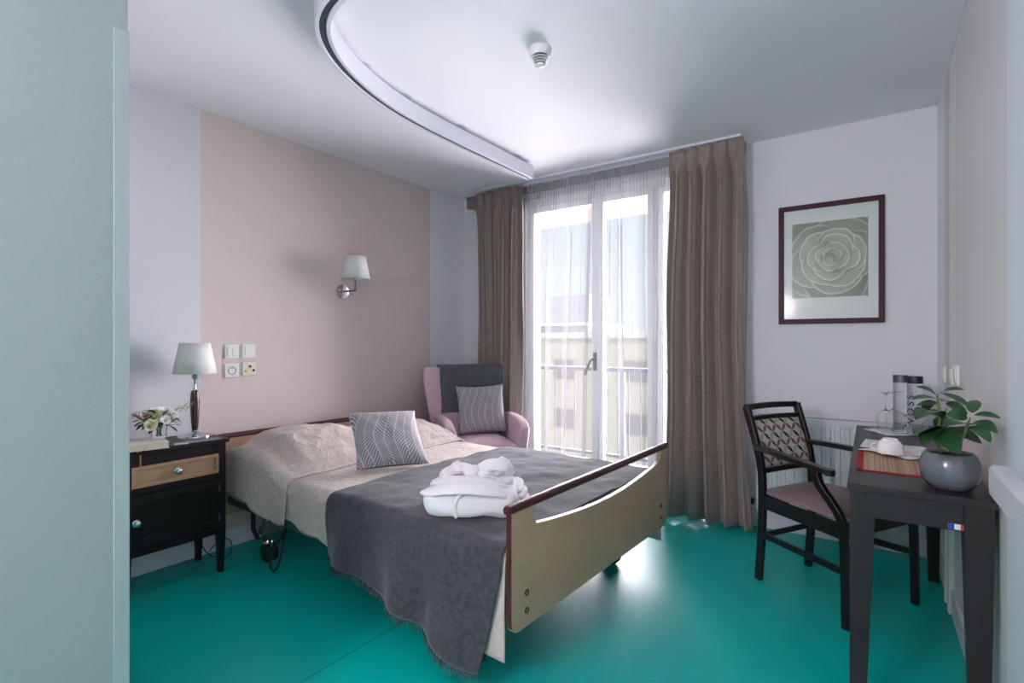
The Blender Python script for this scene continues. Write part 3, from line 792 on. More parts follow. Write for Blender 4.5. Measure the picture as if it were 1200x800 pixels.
# vase with flowers
vz = H+.031
vs = thing('flower_vase', 'small clear glass vase of cream roses and green leaves on the book', 'vase', (-2.880, 1.105, vz))
G().lathe([(.030,0),(.034,.004),(.032,.03),(.036,.06),(.044,.082),(.041,.082),(.033,.058),(.029,.03),(.028,.008),(.0,.007)], 32, cap=False).obj('glass', M_glass, vs, smooth=60)
M_stem = mat('flower_stem_green',(60,92,48),.6); M_leafd = mat('dark_flower_leaf',(30,62,30),.45,coat=.2); M_rosec = mat('cream_petal',(228,222,190),.7); M_rosew = mat('white_petal',(236,234,228),.7); M_pinkb = mat('pink_bud',(196,150,150),.7)
g = G()
for k in range(9): a = k*.7; g.tube([(.012*cos(a+2),.012*sin(a+2),.01),(.02*cos(a),.02*sin(a),.07),(.05*cos(a),.08*sin(a),.12)], .0016, 6)
g.obj('stems', M_stem, vs, smooth=180)
def rose(c, r, m, tilt):
    g = G(); R = Matrix.Translation(c) @ Matrix.Rotation(tilt[0],4,'X') @ Matrix.Rotation(tilt[1],4,'Y')
    for L, (rr, n, op) in enumerate(((1.0,5,.9),(.75,5,.6),(.5,4,.35),(.28,3,.15))):
        for k in range(n):
            a0 = 2*pi*k/n+L*.6
            def f(u, v, rr=rr, a0=a0, op=op, n=n):
                a = a0+(u-.5)*2*pi/n*1.5; w = sin(pi*min(1, u*.98+.01))
                z = r*(.15+.85*v*(.75+.25*w)); q = r*rr*(.35+.65*v**.7*(.8+.5*op*v))
                q *= 1+.18*nz(a*2.5, v*3, L+r*90); return R @ Vector((q*cos(a), q*sin(a), z-r*.5+r*.22*nz(a*3, v*2, L*3+1)))
            g.grid(7, 6, f)
    g.obj('flower', m, vs, smooth=180, recalc=False)
for c, r, m, tl in (((.030,-.030,.108),.027,M_rosec,(.4,.7)), ((.012,.020,.125),.028,M_rosew,(-.1,.5)), ((.050,-.055,.072),.024,M_rosec,(.5,1.2)), ((-.02,.0,.128),.025,M_rosew,(0,.2)), ((.025,.050,.108),.023,M_rosew,(-.5,.7)), ((-.03,-.05,.11),.022,M_rosec,(.3,-.3)), ((.045,.012,.088),.019,M_rosew,(-.2,1.2)), ((.02,-.07,.105),.017,M_rosec,(.8,.5))): rose(c, r, m, tl)
def leaf_geo(g, b, t, w, up=(0,0,1), curl=.18, fold=.12):
    b = Vector(b); t = Vector(t); d = t-b; L = d.length; d.normalize(); s = d.cross(Vector(up)).normalized(); n = s.cross(d)
    def f(u, v):
        a = v; wd = w*.5*(sin(pi*min(1,a**.85))**.75 if 0 < a < 1 else 0)*(1.0)
        q = (u-.5)*2
        return b+d*(L*a)+s*(q*wd)+n*(L*curl*sin(pi*a)*.5 + fold*abs(q)*wd*.9)
    g.grid(7, 12, f)
g = G(); random.seed(3)
for k in range(26):
    a = random.uniform(0, 2*pi); z = random.uniform(.05,.12); r0 = .03; r1 = random.uniform(.065,.10)
    leaf_geo(g, (r0*cos(a), r0*sin(a)*1.2, z), (r1*cos(a)*.7, r1*sin(a)*1.15, z+random.uniform(-.045,.03)), .028)
for k in range(5): leaf_geo(g, (.03,-.055-.008*k,.085+.004*k), (.05,-.115-.008*k,.055+.02*k), .028)
g.obj('leaves', M_leafd, vs, smooth=180, recalc=False)
g = G()
for k in range(7):
    g.lathe([(.001,-.006),(.006,-.002),(.006,.003),(.001,.008)], 8, c=(random.uniform(-.01,.05), -.075-random.uniform(0,.045), .12+random.uniform(-.02,.02)))
g.obj('buds', M_pinkb, vs, smooth=60)
g = G()
for k in range(3):
    e = Vector((.0, .135+.012*k, .128+.012*k)); g.tube([(.0,.05,.11),(.0,.09,.135+.005*k), tuple(e)], .0012, 6)
    for q in range(4): leaf_geo(g, e-Vector((0,.012*q+.01,.0)), e-Vector((.004,.012*q-.004,-.012*(-1)**q)), .007)
g.obj('sprig', mat('pale_sprig',(128,140,112),.6), vs, smooth=180, recalc=False)

# ------------------------------------------------------------------ wall fittings by the bed
sc = thing('wall_sconce', 'chrome wall light with white cone shade on the pink wall', 'wall lamp', (LW, 2.350, 1.560))
RX = Matrix.Rotation(pi/2, 4, 'Y')
G().lathe([(.050,0),(.050,.010),(.046,.016),(.020,.020),(.004,.021)], 40, M=RX).obj('wall_plate', M_chrome, sc, smooth=40)
G().tube([(.015,-.012,-.0),(.08,-.012,-.0),(.158,-.012,-.0),(.163,-.012,.010),(.163,-.012,.06)], .0065, 12).lathe([(.008,-.008),(.010,0),(.008,.008)],14,c=(.163,-.012,0)).obj('arm', M_steel, sc, smooth=60)
G().lathe([(.007,.06),(.018,.072),(.020,.085),(.014,.10)], 20, c=(.163,-.012,0)).obj('lamp_holder', M_chrome, sc, smooth=60)
G().lathe([(.098,.078),(.068,.235)], 56, c=(.163,-.012,0), cap=False).obj('lamp_shade', M_shade, sc, smooth=180, solid=.002)
g = G().tube([(.163,-.012,.1),(.163,-.012,.225)], .002, 6)
for k in range(3): a = 2*pi*k/3; g.tube([(.163,-.012,.225),(.163+.069*cos(a),-.012+.069*sin(a),.23)], .0012, 6)
g.obj('shade_ring', M_steel, sc)
def plate(y, z, nm, label, cat, m=M_white_pl, kind='switch', grp=None):
    t = thing(nm, label, cat, (LW, y, z), 0, grp)
    G().box(0,.009,-.041,.041,-.041,.041).obj('cover_plate', m, t, bevel=.003, seg=2)
    if kind == 'switch': G().box(.007,.0125,-.0265,.0265,-.0265,.0265).obj('rocker', m, t, bevel=.002)
    if kind == 'double':
        for s_ in (-1,1): G().box(.007,.0125,s_*.0135-.0128,s_*.0135+.0128,-.0265,.0265).obj('rocker', m, t, bevel=.002)
    if kind == 'socket':
        G().lathe([(.024,0),(.024,.0015),(.0205,.0015),(.0200,-.006),(.001,-.006)], 32, M=Matrix.Translation((.0095,0,0)) @ RX, cap=False).obj('socket_well', mat('socket_shadow_grey',(120,122,124),.5), t, smooth=40)
        G().lathe([(.003,0),(.003,.004)], 12, M=Matrix.Translation((.004,-.009,0)) @ RX).lathe([(.003,0),(.003,.004)], 12, M=Matrix.Translation((.004,.009,0)) @ RX).lathe([(.0025,0),(.0025,.012)], 12, M=Matrix.Translation((.004,0,.013)) @ RX).obj('contact', M_steel, t)
    return t
plate(1.570, 1.146, 'light_switch', 'white double light switch above the round power socket by the bed', 'switch', kind='double')
plate(1.672, 1.148, 'light_switch', 'white light switch directly above the red button call plate', 'switch')
plate(1.570, 1.034, 'power_socket', 'white power socket beside the nurse call plate above the headboard', 'socket', kind='socket')
t = plate(1.674, 1.038, 'call_button_plate', 'cream nurse call plate with red button beside the power socket', 'call button', m=M_cream_pl, kind='none')  # plate carrying the nurse call buttons, no light switch
def btn(y, z, r, rgb, nm): G().lathe([(r,0),(r,.003),(r*.7,.005)], 24, M=Matrix.Translation((.008,y,z)) @ RX).obj(nm, mat(nm+'_colour',rgb,.4), t, smooth=40)
btn(.004,.017,.0155,(232,214,206),'button_ring'); btn(.004,.017,.0125,(196,48,50),'red_button'); btn(-.022,-.010,.0085,(214,186,96),'yellow_button'); btn(.026,-.008,.0075,(36,74,62),'green_button')
# far-wall strip: three small plates beside the desk
for y, z, lab in ((3.32,1.046,'slim white switch plate nearest the window corner above the desk'),(3.03,1.055,'middle one of the three white switch plates above the desk'),(2.865,1.062,'white switch plate above the desk farthest from the window corner')):
    t = thing('switch_plate', lab, 'switch', (RW, y, z), 0, 'switch plates above the desk')
    G().box(-.010,0,-.041,.041,-.041,.041).obj('cover_plate', M_white_pl, t, bevel=.003); G().box(-.014,-.008,-.026,.026,-.026,.026).obj('rocker', M_white_pl, t, bevel=.002)
t = thing('wall_socket', 'small grey white socket plate low on the wall behind the desk legs', 'socket', (.200, WW, .16))
G().box(-.030,.030,-.010,0,-.035,.035).obj('cover_plate', M_white_pl, t, bevel=.002); G().box(-.012,-.004,-.013,-.008,-.014,.014).obj('contact', M_blackpl, t)
G().box(RW-.022,RW,2.98,3.02,0,.62).box(RW-.022,RW,3.10,3.14,0,.62).obj('cable_duct', M_white_pl, bevel=.003)
tag(bpy.data.objects['cable_duct'], 'narrow white cable duct running up the wall under the desk', 'cable duct')

# ------------------------------------------------------------------ RADIATOR
rd = thing('radiator', 'white ribbed panel radiator under the flower picture', 'radiator', (-.60, WW-.11, .13))
W_, H_ = .92, .605; g = G(); pts = []
nr = 18
for i in range(nr):
    x = .03+(W_-.06)*i/nr; p = (W_-.06)/nr
    pts += [(x+.002,.012),(x+p*.18,.012),(x+p*.30,.0),(x+p*.80,.0),(x+p*.92,.012)]
def rib(z, e): return [(x, (y if e else .012), z) for x, y in pts]
V = rib(.03,0)+rib(.05,1)+rib(H_-.05,1)+rib(H_-.03,0); n = len(pts)
g.add(V, [(j*n+k, j*n+k+1, (j+1)*n+k+1, (j+1)*n+k) for j in range(3) for k in range(n-1)])
g.box(0,.032,.004,.022,0,H_).box(W_-.032,W_,.004,.022,0,H_).box(0,W_,.006,.022,0,.032).box(0,W_,.006,.022,H_-.032,H_)
M_rad = mat('radiator_white',(206,210,212),.4)
g.obj('front_panel', M_rad, rd, smooth=30)
G().box(0,W_,.070,.085,.01,H_-.01).obj('rear_panel', M_rad, rd)
G().box(0,.004,.012,.085,.005,H_+.004).box(W_-.004,W_,.012,.085,.005,H_+.004).box(0,W_,.012,.017,H_,H_+.006).box(0,W_,.080,.085,H_,H_+.006).obj('side_cover', M_rad, rd)
g = G()
for i in range(92): g.box(.005+i*.00995,.009+i*.00995,.017,.080,H_-.002,H_+.004)
g.obj('top_grille', M_steel, rd)
G().tube([(-.005,.05,.05),(-.045,.05,.05),(-.045,.05,-.10)], .009).obj('pipe', M_rad, rd, smooth=50)
G().lathe([(.017,-.02),(.019,0),(.017,.024),(.010,.028)], 20, M=Matrix.Translation((-.035,.045,.045)) @ Matrix.Rotation(pi/2,4,'X')).obj('valve', M_blackpl, rd, smooth=50)
for x in (.18, W_-.18): G().box(x-.01,x+.01,.085,.108,.08,H_-.08).obj('bracket', M_steel, rd)

# ------------------------------------------------------------------ PICTURE
px0, px1, pz0, pz1 = -.483, .067, 1.315, 2.055
pc = thing('framed_picture', 'framed photograph of a pale green white rose on the wall above the radiator', 'picture', ((px0+px1)/2, WW, (pz0+pz1)/2))
a, b = (px1-px0)/2, (pz1-pz0)/2; fw = .030
M_plum = mat('plum_frame',(66,14,42),.45,spec=.3)
g = G()
g.prism([(-a,-b),(a,-b),(a-fw,-b+fw),(-a+fw,-b+fw)], -.022, 0).prism([(-a,b),(-a+fw,b-fw),(a-fw,b-fw),(a,b)], -.022, 0)
g.prism([(-a,-b),(-a+fw,-b+fw),(-a+fw,b-fw),(-a,b)], -.022, 0).prism([(a,-b),(a,b),(a-fw,b-fw),(a-fw,-b+fw)], -.022, 0)
g.obj('frame', M_plum, pc, bevel=.002)
G().box(-a+fw-.002,a-fw+.002,-.010,-.004,-b+fw-.002,b-fw+.002).obj('mount', mat('mount_board',(206,214,210),.35,coat=.25), pc)
# the print: layered petals computed per vertex
pw, ph = .395, .464; cx, cz = -.407+pw/2-(px0+px1)/2, 1.475+ph/2-(pz0+pz1)/2
NXp, NZp = 150, 176
random.seed(11)
PETALS = []
for ring, (R_, n_, rr) in enumerate(((.46,5,.42),(.33,5,.36),(.235,5,.29),(.165,4,.215),(.105,4,.15),(.055,3,.10),(.02,2,.055))):
    for k in range(n_):
        a_ = 2*pi*(k+.5*ring)/n_+random.uniform(-.25,.25)+ring*.7
        PETALS.append((.54+R_*cos(a_)*.72, .53+R_*sin(a_)*.60, rr*random.uniform(.9,1.1), a_, random.uniform(-1,1)))
def petal_col(u, v):
    c = (.30+.10*nz(u*3,v*3), .42+.10*nz(u*3,v*3), .38)
    wx = u+.022*nz(u*5,v*5,3)+.006*nz(u*19,v*19,3); wy = v+.022*nz(u*5,v*5,8)+.006*nz(u*19,v*19,5)
    for n_, (px_, py_, rr, a_, q) in enumerate(PETALS):
        dx, dy = wx-px_, (wy-py_)*1.12; d = sqrt(dx*dx+dy*dy)/rr
        d *= 1+.05*q*sin(3*atan2(dy, dx)+q*4)
        if d < 1:
            out = (dx*cos(a_)+dy*sin(a_))/rr          # +1 at the outer lip
            rim = exp(-((1-d)/.045)**2)*sstep(-.2,.7,out); t_ = .5+.5*out
            inner = n_/len(PETALS)
            g_ = .10+.30*t_**1.6+.05*inner
            cc = (g_*(.80+.10*inner), g_*1.0, g_*(.76-.12*inner))
            cc = tuple(x_*(1-rim)+w_*rim for x_, w_ in zip(cc, (.72,.80,.70)))
            c = cc
    e = 1-.5*sstep(.30,.72, sqrt((u-.5)**2+(v-.5)**2))
    return [x_*e for x_ in c]
g = G(); g.grid(NXp, NZp, lambda u, v: (cx-pw/2+pw*u, -.0112, cz-ph/2+ph*v))
pr = g.obj('rose_print', vcol_mat('rose_print_surface', .35, coat=.25), pc, recalc=False)
setcol(pr, [petal_col(i/(NXp-1), j/(NZp-1)) for j in range(NZp) for i in range(NXp)])

# ------------------------------------------------------------------ ceiling: smoke detector, curved hoist track
sd = thing('smoke_detector', 'round white smoke detector with dark slots on the ceiling', 'smoke detector', (-1.215, 1.975, CZ))
G().lathe([(.052,0),(.052,-.016),(.049,-.020),(.047,-.030),(.043,-.036)], 40)  .obj('base', M_white_pl, sd, smooth=40)
G().lathe([(.036,-.030),(.034,-.040),(.022,-.070),(.0,-.070)], 32, cap=False).obj('sensor_core', M_blackpl, sd, smooth=40)
for r, z in ((.042,-.045),(.036,-.054),(.030,-.063)): G().lathe([(r-.010,z),(r,z),(r,z-.003),(r-.010,z-.003)], 40, cap=False).obj('ring', M_white_pl, sd, smooth=30)
G().lathe([(.024,-.071),(.023,-.075),(.014,-.081),(.004,-.083)], 32).obj('cap', M_white_pl, sd, smooth=60)
TP = [(-2.062,3.20),(-2.064,2.9),(-2.066,2.5),(-2.066,2.25),(-2.060,2.05),(-2.042,1.88),(-2.010,1.72),(-1.960,1.56),(-1.895,1.415),(-1.81,1.290),(-1.71,1.200),(-1.60,1.150),(-1.48,1.130),(-1.35,1.128),(-1.15,1.128)]
# smooth the plan curve
def chaikin(P, n=2):
    for _ in range(n):
        Q = [P[0]]
        for i in range(len(P)-1):
            a_, b_ = P[i], P[i+1]; Q += [(a_[0]*.75+b_[0]*.25, a_[1]*.75+b_[1]*.25), (a_[0]*.25+b_[0]*.75, a_[1]*.25+b_[1]*.75)]
        P = Q+[P[-1]]
    return P
TQ = chaikin(TP)
tk = thing('hoist_track', 'white curved patient hoist rail hung under the ceiling above the bed', 'ceiling rail', (-2.06, 2.2, 2.40))
o3 = Vector((-2.06, 2.2, 2.40))
def tp(off, z): 
    R = []
    for i, (x, y) in enumerate(TQ):
        a_ = TQ[max(0,i-1)]; b_ = TQ[min(len(TQ)-1,i+1)]; d = Vector((b_[0]-a_[0], b_[1]-a_[1], 0)).normalized(); s_ = Vector((d.y, -d.x, 0))
        R.append(Vector((x,y,z))+s_*off-Vector((o3.x,o3.y,0)))
    return R
g = G()
g.tube(tp(0,.052), 0, sq=(.060,.082), up=(0,0,1))
for s_ in (-1,1): g.tube(tp(s_*.0215,.005), 0, sq=(.017,.012), up=(0,0,1))
g.obj('rail_profile', M_alu, tk, bevel=.003)
G().tube(tp(0,.0085), 0, sq=(.026,.004), up=(0,0,1)).obj('slot', M_slot, tk)
G().box(-.033,.029,.998,1.006,-.003,.094).obj('end_cap', M_alu, tk, bevel=.002)
for x, y in ((-2.062,3.02),(-2.064,2.42),(-2.052,1.95),(-1.985,1.62),(-1.62,1.16)):
    G().lathe([(.040,.111),(.040,.106),(.010,.103),(.010,.092)], 24, c=(x-o3.x,y-o3.y,0)).obj('ceiling_bracket', M_alu, tk, smooth=40)

# ------------------------------------------------------------------ HANDRAIL
hr = thing('handrail', 'pale grey wall handrail ending beside the desk corner', 'handrail', (RW, 1.6, .886))
pts = [(-.082,-.030),(-.082,.028),(-.074,.036),(-.050,.036),(-.042,.028),(-.042,-.030),(-.050,-.038),(-.074,-.038)]
g = G(); n = len(pts); L = [0.0, -.010, -3.2]; sc_ = [.86, 1, 1]
V = [(-.062+(x+.062)*k, y_, z*k) for y_, k in zip(L, sc_) for x, z in pts]
g.add(V, [(j*n+k, j*n+(k+1)%n, (j+1)*n+(k+1)%n, (j+1)*n+k) for j in range(2) for k in range(n)]+[tuple(range(n)), tuple(range(2*n,3*n))])
g.obj('rail', mat('handrail_pale',(206,204,210),.35), hr, smooth=30, bevel=.002)
for y in (-.35,-1.2,-2.1,-3.0): G().box(-.045,0,y-.02,y+.02,-.02,.02).obj('bracket', M_white_pl, hr, bevel=.003)

# ------------------------------------------------------------------ DESK
DX0, DX1, DY0, DY1 = -.063, .296, 1.975, 3.385
dk = thing('desk', 'long narrow dark laminate desk standing against the wall with the handrail', 'desk', ((DX0+DX1)/2, (DY0+DY1)/2, 0))
ox, oy = (DX0+DX1)/2, (DY0+DY1)/2
G().box(DX0-ox,DX1-ox,DY0-oy,DY1-oy,.727,.75).obj('table_top', M_deskwood, dk, bevel=.002)
lw, lb = .066, .042
for sx in (0, 1):
    for sy in (0, 1):
        x0 = (DX0+.007 if not sx else DX1-.007-lw)-ox; y0 = (DY0+.008 if not sy else DY1-.008-lw)-oy
        bx = x0 if not sx else x0+lw-lb; by = y0 if not sy else y0+lw-lb
        if sx: bx = x0+(lw-lb)*.6
        G().frust(bx,bx+lb,by,by+lb,0,x0,x0+lw,y0,y0+lw,.62).box(x0,x0+lw,y0,y0+lw,.62,.727).obj('leg', M_deskwood, dk)
for y in (DY0+.012, DY1-.030): G().box(DX0+.073-ox,DX1-.0745-ox,y-oy,y+.018-oy,.648,.727).obj('end_apron', M_deskwood, dk)
for x in (DX0+.012, DX1-.030): G().box(x-ox,x+.018-ox,DY0+.0745-oy,DY1-.0745-oy,.648,.727).obj('side_apron', M_deskwood, dk)
# tricolour sticker on the end apron
fl = bpy.data.objects.new('flag_sticker', None)
g = G()
x0, z0, w, h = .187, .652, .042, .016
me_cols = [(28,66,160),(226,228,230),(196,50,54)]
st = G().box(x0-ox, x0+w-ox, DY0+.0110-oy, DY0+.0122-oy, z0, z0+h).obj('flag_sticker', mat('sticker_white',(226,228,230),.5), dk)
st['label'] = 'blue white red sticker'
for k, c in enumerate(me_cols):
    if k != 1: G().box(x0+w/3*k-ox, x0+w/3*(k+1)-ox, DY0+.0104-oy, DY0+.0111-oy, z0, z0+h).obj('stripe', mat('sticker_%s' % ('blue','','red')[k], c, .5), st)
DT = .7502
# placemat
M_bam = mat('bamboo_slats',(186,150,116),.6); nt = M_bam.node_tree
tc = nd(nt,'ShaderNodeTexCoord'); sp = nd(nt,'ShaderNodeSeparateXYZ'); nt.links.new(tc.outputs['Object'], sp.inputs[0])
sx_ = math_(nt,'SINE',math_(nt,'MULTIPLY',sp.outputs[0],1250.0)); nz1 = nd(nt,'ShaderNodeTexWhiteNoise', noise_dimensions='1D')
nt.links.new(math_(nt,'FLOOR',math_(nt,'MULTIPLY',sp.outputs[0],199.0)), nz1.inputs['W'])
c1 = mixc(nt, nz1.outputs['Value'], lin((204,172,138)), lin((158,116,86)))
nt.links.new(mixc(nt, math_(nt,'MULTIPLY',math_(nt,'ADD',sx_,1.0),.22), c1, lin((110,76,56))), nt.nodes['Principled BSDF'].inputs['Base Color'])
M_redb = mat('red_cloth_border',(150,28,44),.8)
pm = thing('placemat', 'bamboo placemat with red cloth border at the near end of the desk', 'placemat', (.115, 2.42, DT), 0)
G().box(-.145,.145,-.222,.222,.0004,.0028).obj('bamboo', M_bam, pm)
G().box(-.158,-.138,-.23,.23,0,.0034).box(.138,.158,-.23,.23,0,.0034).box(-.158,.158,-.23,-.214,0,.0034).box(-.158,.158,.214,.23,0,.0034).obj('border', M_redb, pm, bevel=.001)
cd = G().box(-.042,.042,-.11,.11,0,.0012).obj('paper_card', mat('white_card',(228,228,226),.6)); cd.location = (.012,2.80,DT); cd.rotation_euler = (0,0,-.08)
tag(cd, 'white printed card lying on the desk behind the placemat', 'card')
# printed line mark on the card
G().box(-.02,.015,-.05,-.047,.0012,.0015).box(-.02,.01,-.03,-.028,.0012,.0015).obj('printed_lines', mat('card_ink',(150,150,156),.6), cd)
# magazine: two curved page blocks
mg = thing('magazine', 'open glossy magazine under the white cup on the placemat', 'magazine', (.118, 2.62, DT+.0036), radians(-38))
def mag_col(u, v, s):
    if s < 0: c = .80+.05*nz(u*20, v*40)
    else: c = .55+.5*nz(u*4+2, v*5)+.2*nz(u*13, v*17)
    c = min(.85, max(.06, c)); return (c, c*.97, c*.95+(.02 if s > 0 else 0))
for s_ in (-1, 1):
    nn = 30; g = G()
    g.grid(nn, nn, lambda u, v: (s_*(.002+.098*u), -.13+.26*v, .004+.008*sin(pi*u**.7)*(1-.5*u)))
    o = g.obj('page', vcol_mat('magazine_page', .3, coat=.3), mg, smooth=180, recalc=False, solid=.003)
    setcol(o, [mag_col(i/(nn-1), j/(nn-1), s_) for j in range(nn) for i in range(nn)])
# inverted cup
cp = thing('coffee_cup', 'white porcelain coffee cup turned upside down on the magazine', 'cup', (.062, 2.515, DT+.0165), 0)
G().lathe([(.044,0),(.0445,.004),(.044,.020),(.040,.036),(.032,.047),(.026,.050),(.026,.056),(.023,.056),(.021,.052),(.004,.051)], 40).obj('body', M_porc, cp, smooth=60)
G().tube([(-.040,-.006,.034),(-.055,-.010,.036),(-.064,-.012,.026),(-.061,-.011,.014),(-.050,-.008,.009),(-.042,-.006,.012)], .0042, 10).obj('handle', M_porc, cp, smooth=180, sub=1)
# serving tray with glasses and bottles
trx, try_ = .122, 3.222
tr = thing('serving_tray', 'thin clear acrylic tray carrying glasses and bottles on the desk', 'tray', (trx, try_, DT), radians(32))
M_tray = mat('clear_acrylic',(226,230,232),.08,coat=.5)
G().box(-.125,.125,-.085,.085,0,.006).obj('plate', M_tray, tr, bevel=.003)
def glass(x, y, lab):
    t = thing('wine_glass', lab, 'glass', (x, y, DT+.0062), 0, 'upturned wine glasses on the tray')
    G().lathe([(.001,.1015),(.0165,.096),(.0318,.079),(.0362,.055),(.0342,.030),(.0298,0),(.031,0),(.0355,.030),(.0375,.055),(.033,.080),(.018,.098),(.0045,.106),(.0038,.12),(.0036,.165),(.006,.182),(.016,.188),(.032,.190),(.032,.1915),(.001,.1915)], 36).obj('bowl_and_stem', M_glass, t, smooth=60)
    return t
glass(.062, 3.225, 'upturned stemmed wine glass at the tray corner farthest from the bottles')
glass(.098, 3.290, 'upturned stemmed wine glass standing close against the water bottle with the grey cap')
M_water = mat('water_bottle_glass',(246,249,250),.03,trans=1,ior=1.12); M_capg = mat('grey_cap',(84,88,94),.35,metal=.4); M_capd = mat('dark_cap',(46,42,52),.35,metal=.3)
def bottle(x, y, lab, mcap, text):
    t = thing('water_bottle', lab, 'bottle', (x, y, DT+.0062), 0, 'water bottles on the tray')
    G().lathe([(.028,0),(.031,.003),(.031,.245),(.030,.248)], 40).obj('body', M_water, t, smooth=40)
    G().lathe([(.0312,.246),(.0315,.248),(.0315,.279),(.0305,.281)], 40).obj('cap', mcap, t, smooth=40)
    if text:
        cu = bpy.data.curves.new('lettering','FONT'); cu.body = 'VOSS'; cu.size = .047; cu.extrude = .0003; cu.align_x = 'LEFT'; cu.space_character = 1.4
        o = bpy.data.objects.new('lettering_source', cu); COL.objects.link(o)
        dg = bpy.context.evaluated_depsgraph_get(); me = bpy.data.meshes.new_from_object(o.evaluated_get(dg)); bpy.data.objects.remove(o)
        # subdivide, then wrap round the bottle: text x runs upwards, text y runs round to the side
        import bmesh
        bm = bmesh.new(); bm.from_mesh(me); bmesh.ops.subdivide_edges(bm, edges=bm.edges, cuts=2, use_grid_fill=True)
        a0 = radians(-124)
        for v_ in bm.verts:
            X, Y, Z = v_.co; a_ = a0-(Y-.014)/.0316
            v_.co = Vector(((.0316+Z)*cos(a_), (.0316+Z)*sin(a_), .052+X))
        bm.to_mesh(me); bm.free(); me.materials.clear(); me.materials.append(M_blackpl)
        o = bpy.data.objects.new('lettering', me); COL.objects.link(o); o.parent = t
    return t
bottle(.122, 3.212, 'clear water bottle with grey cap beside the wine glasses', M_capg, False)
bottle(.175, 3.160, 'clear water bottle with dark cap and vertical black lettering', M_capd, True)

# potted plant
PX, PY = .200, 2.085
pp = thing('potted_plant', 'leafy green plant in a round grey blue glazed pot on the desk corner', 'plant', (PX, PY, DT))
M_pot = mat('grey_blue_glaze',(102,104,112),.12,coat=.8,var=.12,vscale=25)
G().lathe([(.042,0),(.056,.006),(.070,.028),(.0765,.056),(.075,.082),(.067,.104),(.061,.111),(.056,.110),(.058,.100)], 56, cap=False).lathe([(.0,.001),(.045,.0)], 56, cap=False).obj('pot', M_pot, pp, smooth=180)
G().lathe([(.058,.098),(.03,.103),(.001,.101)], 30, cap=False).obj('soil', mat('dark_soil',(40,34,28),.95,bump=.6,bscale=90), pp)
M_leaf = mat('plant_leaf_green',(34,76,38),.3,spec=.5,coat=.3,var=.25,vscale=14); M_pstem = mat('plant_stem_green',(120,128,78),.6)
O = Vector((PX,PY,DT))
g = G()
S1 = [(.185,2.085,.855),(.165,2.06,.88),(.172,2.066,.928),(.177,2.07,.955),(.170,2.066,1.023),(.168,2.062,1.045)]; S2 = [(.205,2.08,.855),(.215,2.035,.885),(.22,1.978,.926),(.231,1.924,.997)]
g.tube([Vector(p)-O for p in S1], [.0045,.0045,.005,.005,.0035,.002], 10).tube([Vector(p)-O for p in S2], [.004,.004,.004,.003], 10)
g.tube([Vector(p)-O for p in ((.20,2.10,.855),(.185,2.10,.90),(.19,2.105,.95),(.195,2.104,1.0))], [.004,.004,.004,.003], 10)
g.obj('stems', M_pstem, pp, smooth=180, sub=1)
LV = [((0.166,2.062,1.037),(0.115,2.051,1.061),.045),((0.172,2.066,1.037),(0.228,2.007,1.06),.035),((0.177,2.069,1.044),(0.235,1.988,1.01),.05),((0.172,2.066,1.023),(0.103,2.018,1.023),.05),
((0.174,2.092,1.009),(0.12,2.103,0.998),.035),((0.177,2.07,0.968),(0.106,1.896,0.975),.085),((0.174,2.14,1.011),(0.146,2.23,0.955),.05),((0.183,2.098,1.016),(0.224,2.175,0.989),.06),
((0.192,2.104,1.01),(0.243,2.091,0.979),.06),((0.233,1.925,1.002),(0.249,1.990,1.034),.045),((0.237,1.928,0.997),(0.290,1.905,0.994),.035),((0.237,1.928,0.978),(0.28,1.885,0.955),.05),
((0.231,1.924,0.966),(0.259,1.834,0.936),.05),((0.172,2.066,0.926),(0.106,1.945,0.925),.08),((0.172,2.034,0.935),(0.203,1.885,0.890),.095),((0.226,1.945,0.984),(0.178,1.948,0.99),.07),
((0.23,1.948,0.965),(0.172,1.873,0.968),.08),((0.209,2.031,0.947),(0.231,1.975,0.921),.05),((0.181,2.072,0.939),(0.125,1.916,0.900),.08),((0.174,2.092,0.925),(0.201,2.159,0.962),.06),((0.19,2.10,.96),(.13,2.14,.975),.06),((0.2,2.07,.93),(.27,2.05,.90),.06)]
g = G()
for k, (b_, t_, w_) in enumerate(LV):
    random.seed(k); leaf_geo(g, Vector(b_)-O, Vector(t_)-O, w_*.74, up=(random.uniform(-.5,.2), random.uniform(-.75,-.25), 1), curl=random.uniform(.1,.3), fold=.22)
g.obj('leaves', M_leaf, pp, smooth=180, recalc=False)

# ------------------------------------------------------------------ DINING ARMCHAIR at the desk.  local +x = forward, +y = far side
CR = atan2(-.505, .863)
dc = thing('dining_chair', 'black wooden armchair with petal pattern backrest and mauve seat drawn up to the desk', 'chair', (-.1655, 2.9125, 0), CR)
def smooth_path(P, n=3):
    P = [Vector(p) for p in P]
    for _ in range(n):
        Q = [P[0]]
        for i in range(len(P)-1): Q += [P[i]*.75+P[i+1]*.25, P[i]*.25+P[i+1]*.75]
        P = Q+[P[-1]]
    return P
def bar(nm, P, w, h, m=M_chairwood, n=2, up=(0,0,1), par=None, bev=.004):
    P = smooth_path(P, n)
    if isinstance(w, tuple): sq = [(w[0]+(w[1]-w[0])*i/(len(P)-1), h[0]+(h[1]-h[0])*i/(len(P)-1)) for i in range(len(P))]
    else: sq = (w, h)
    return G().tube(P, 0, sq=sq, up=up).obj(nm, m, par or dc, bevel=bev, seg=2, smooth=40)
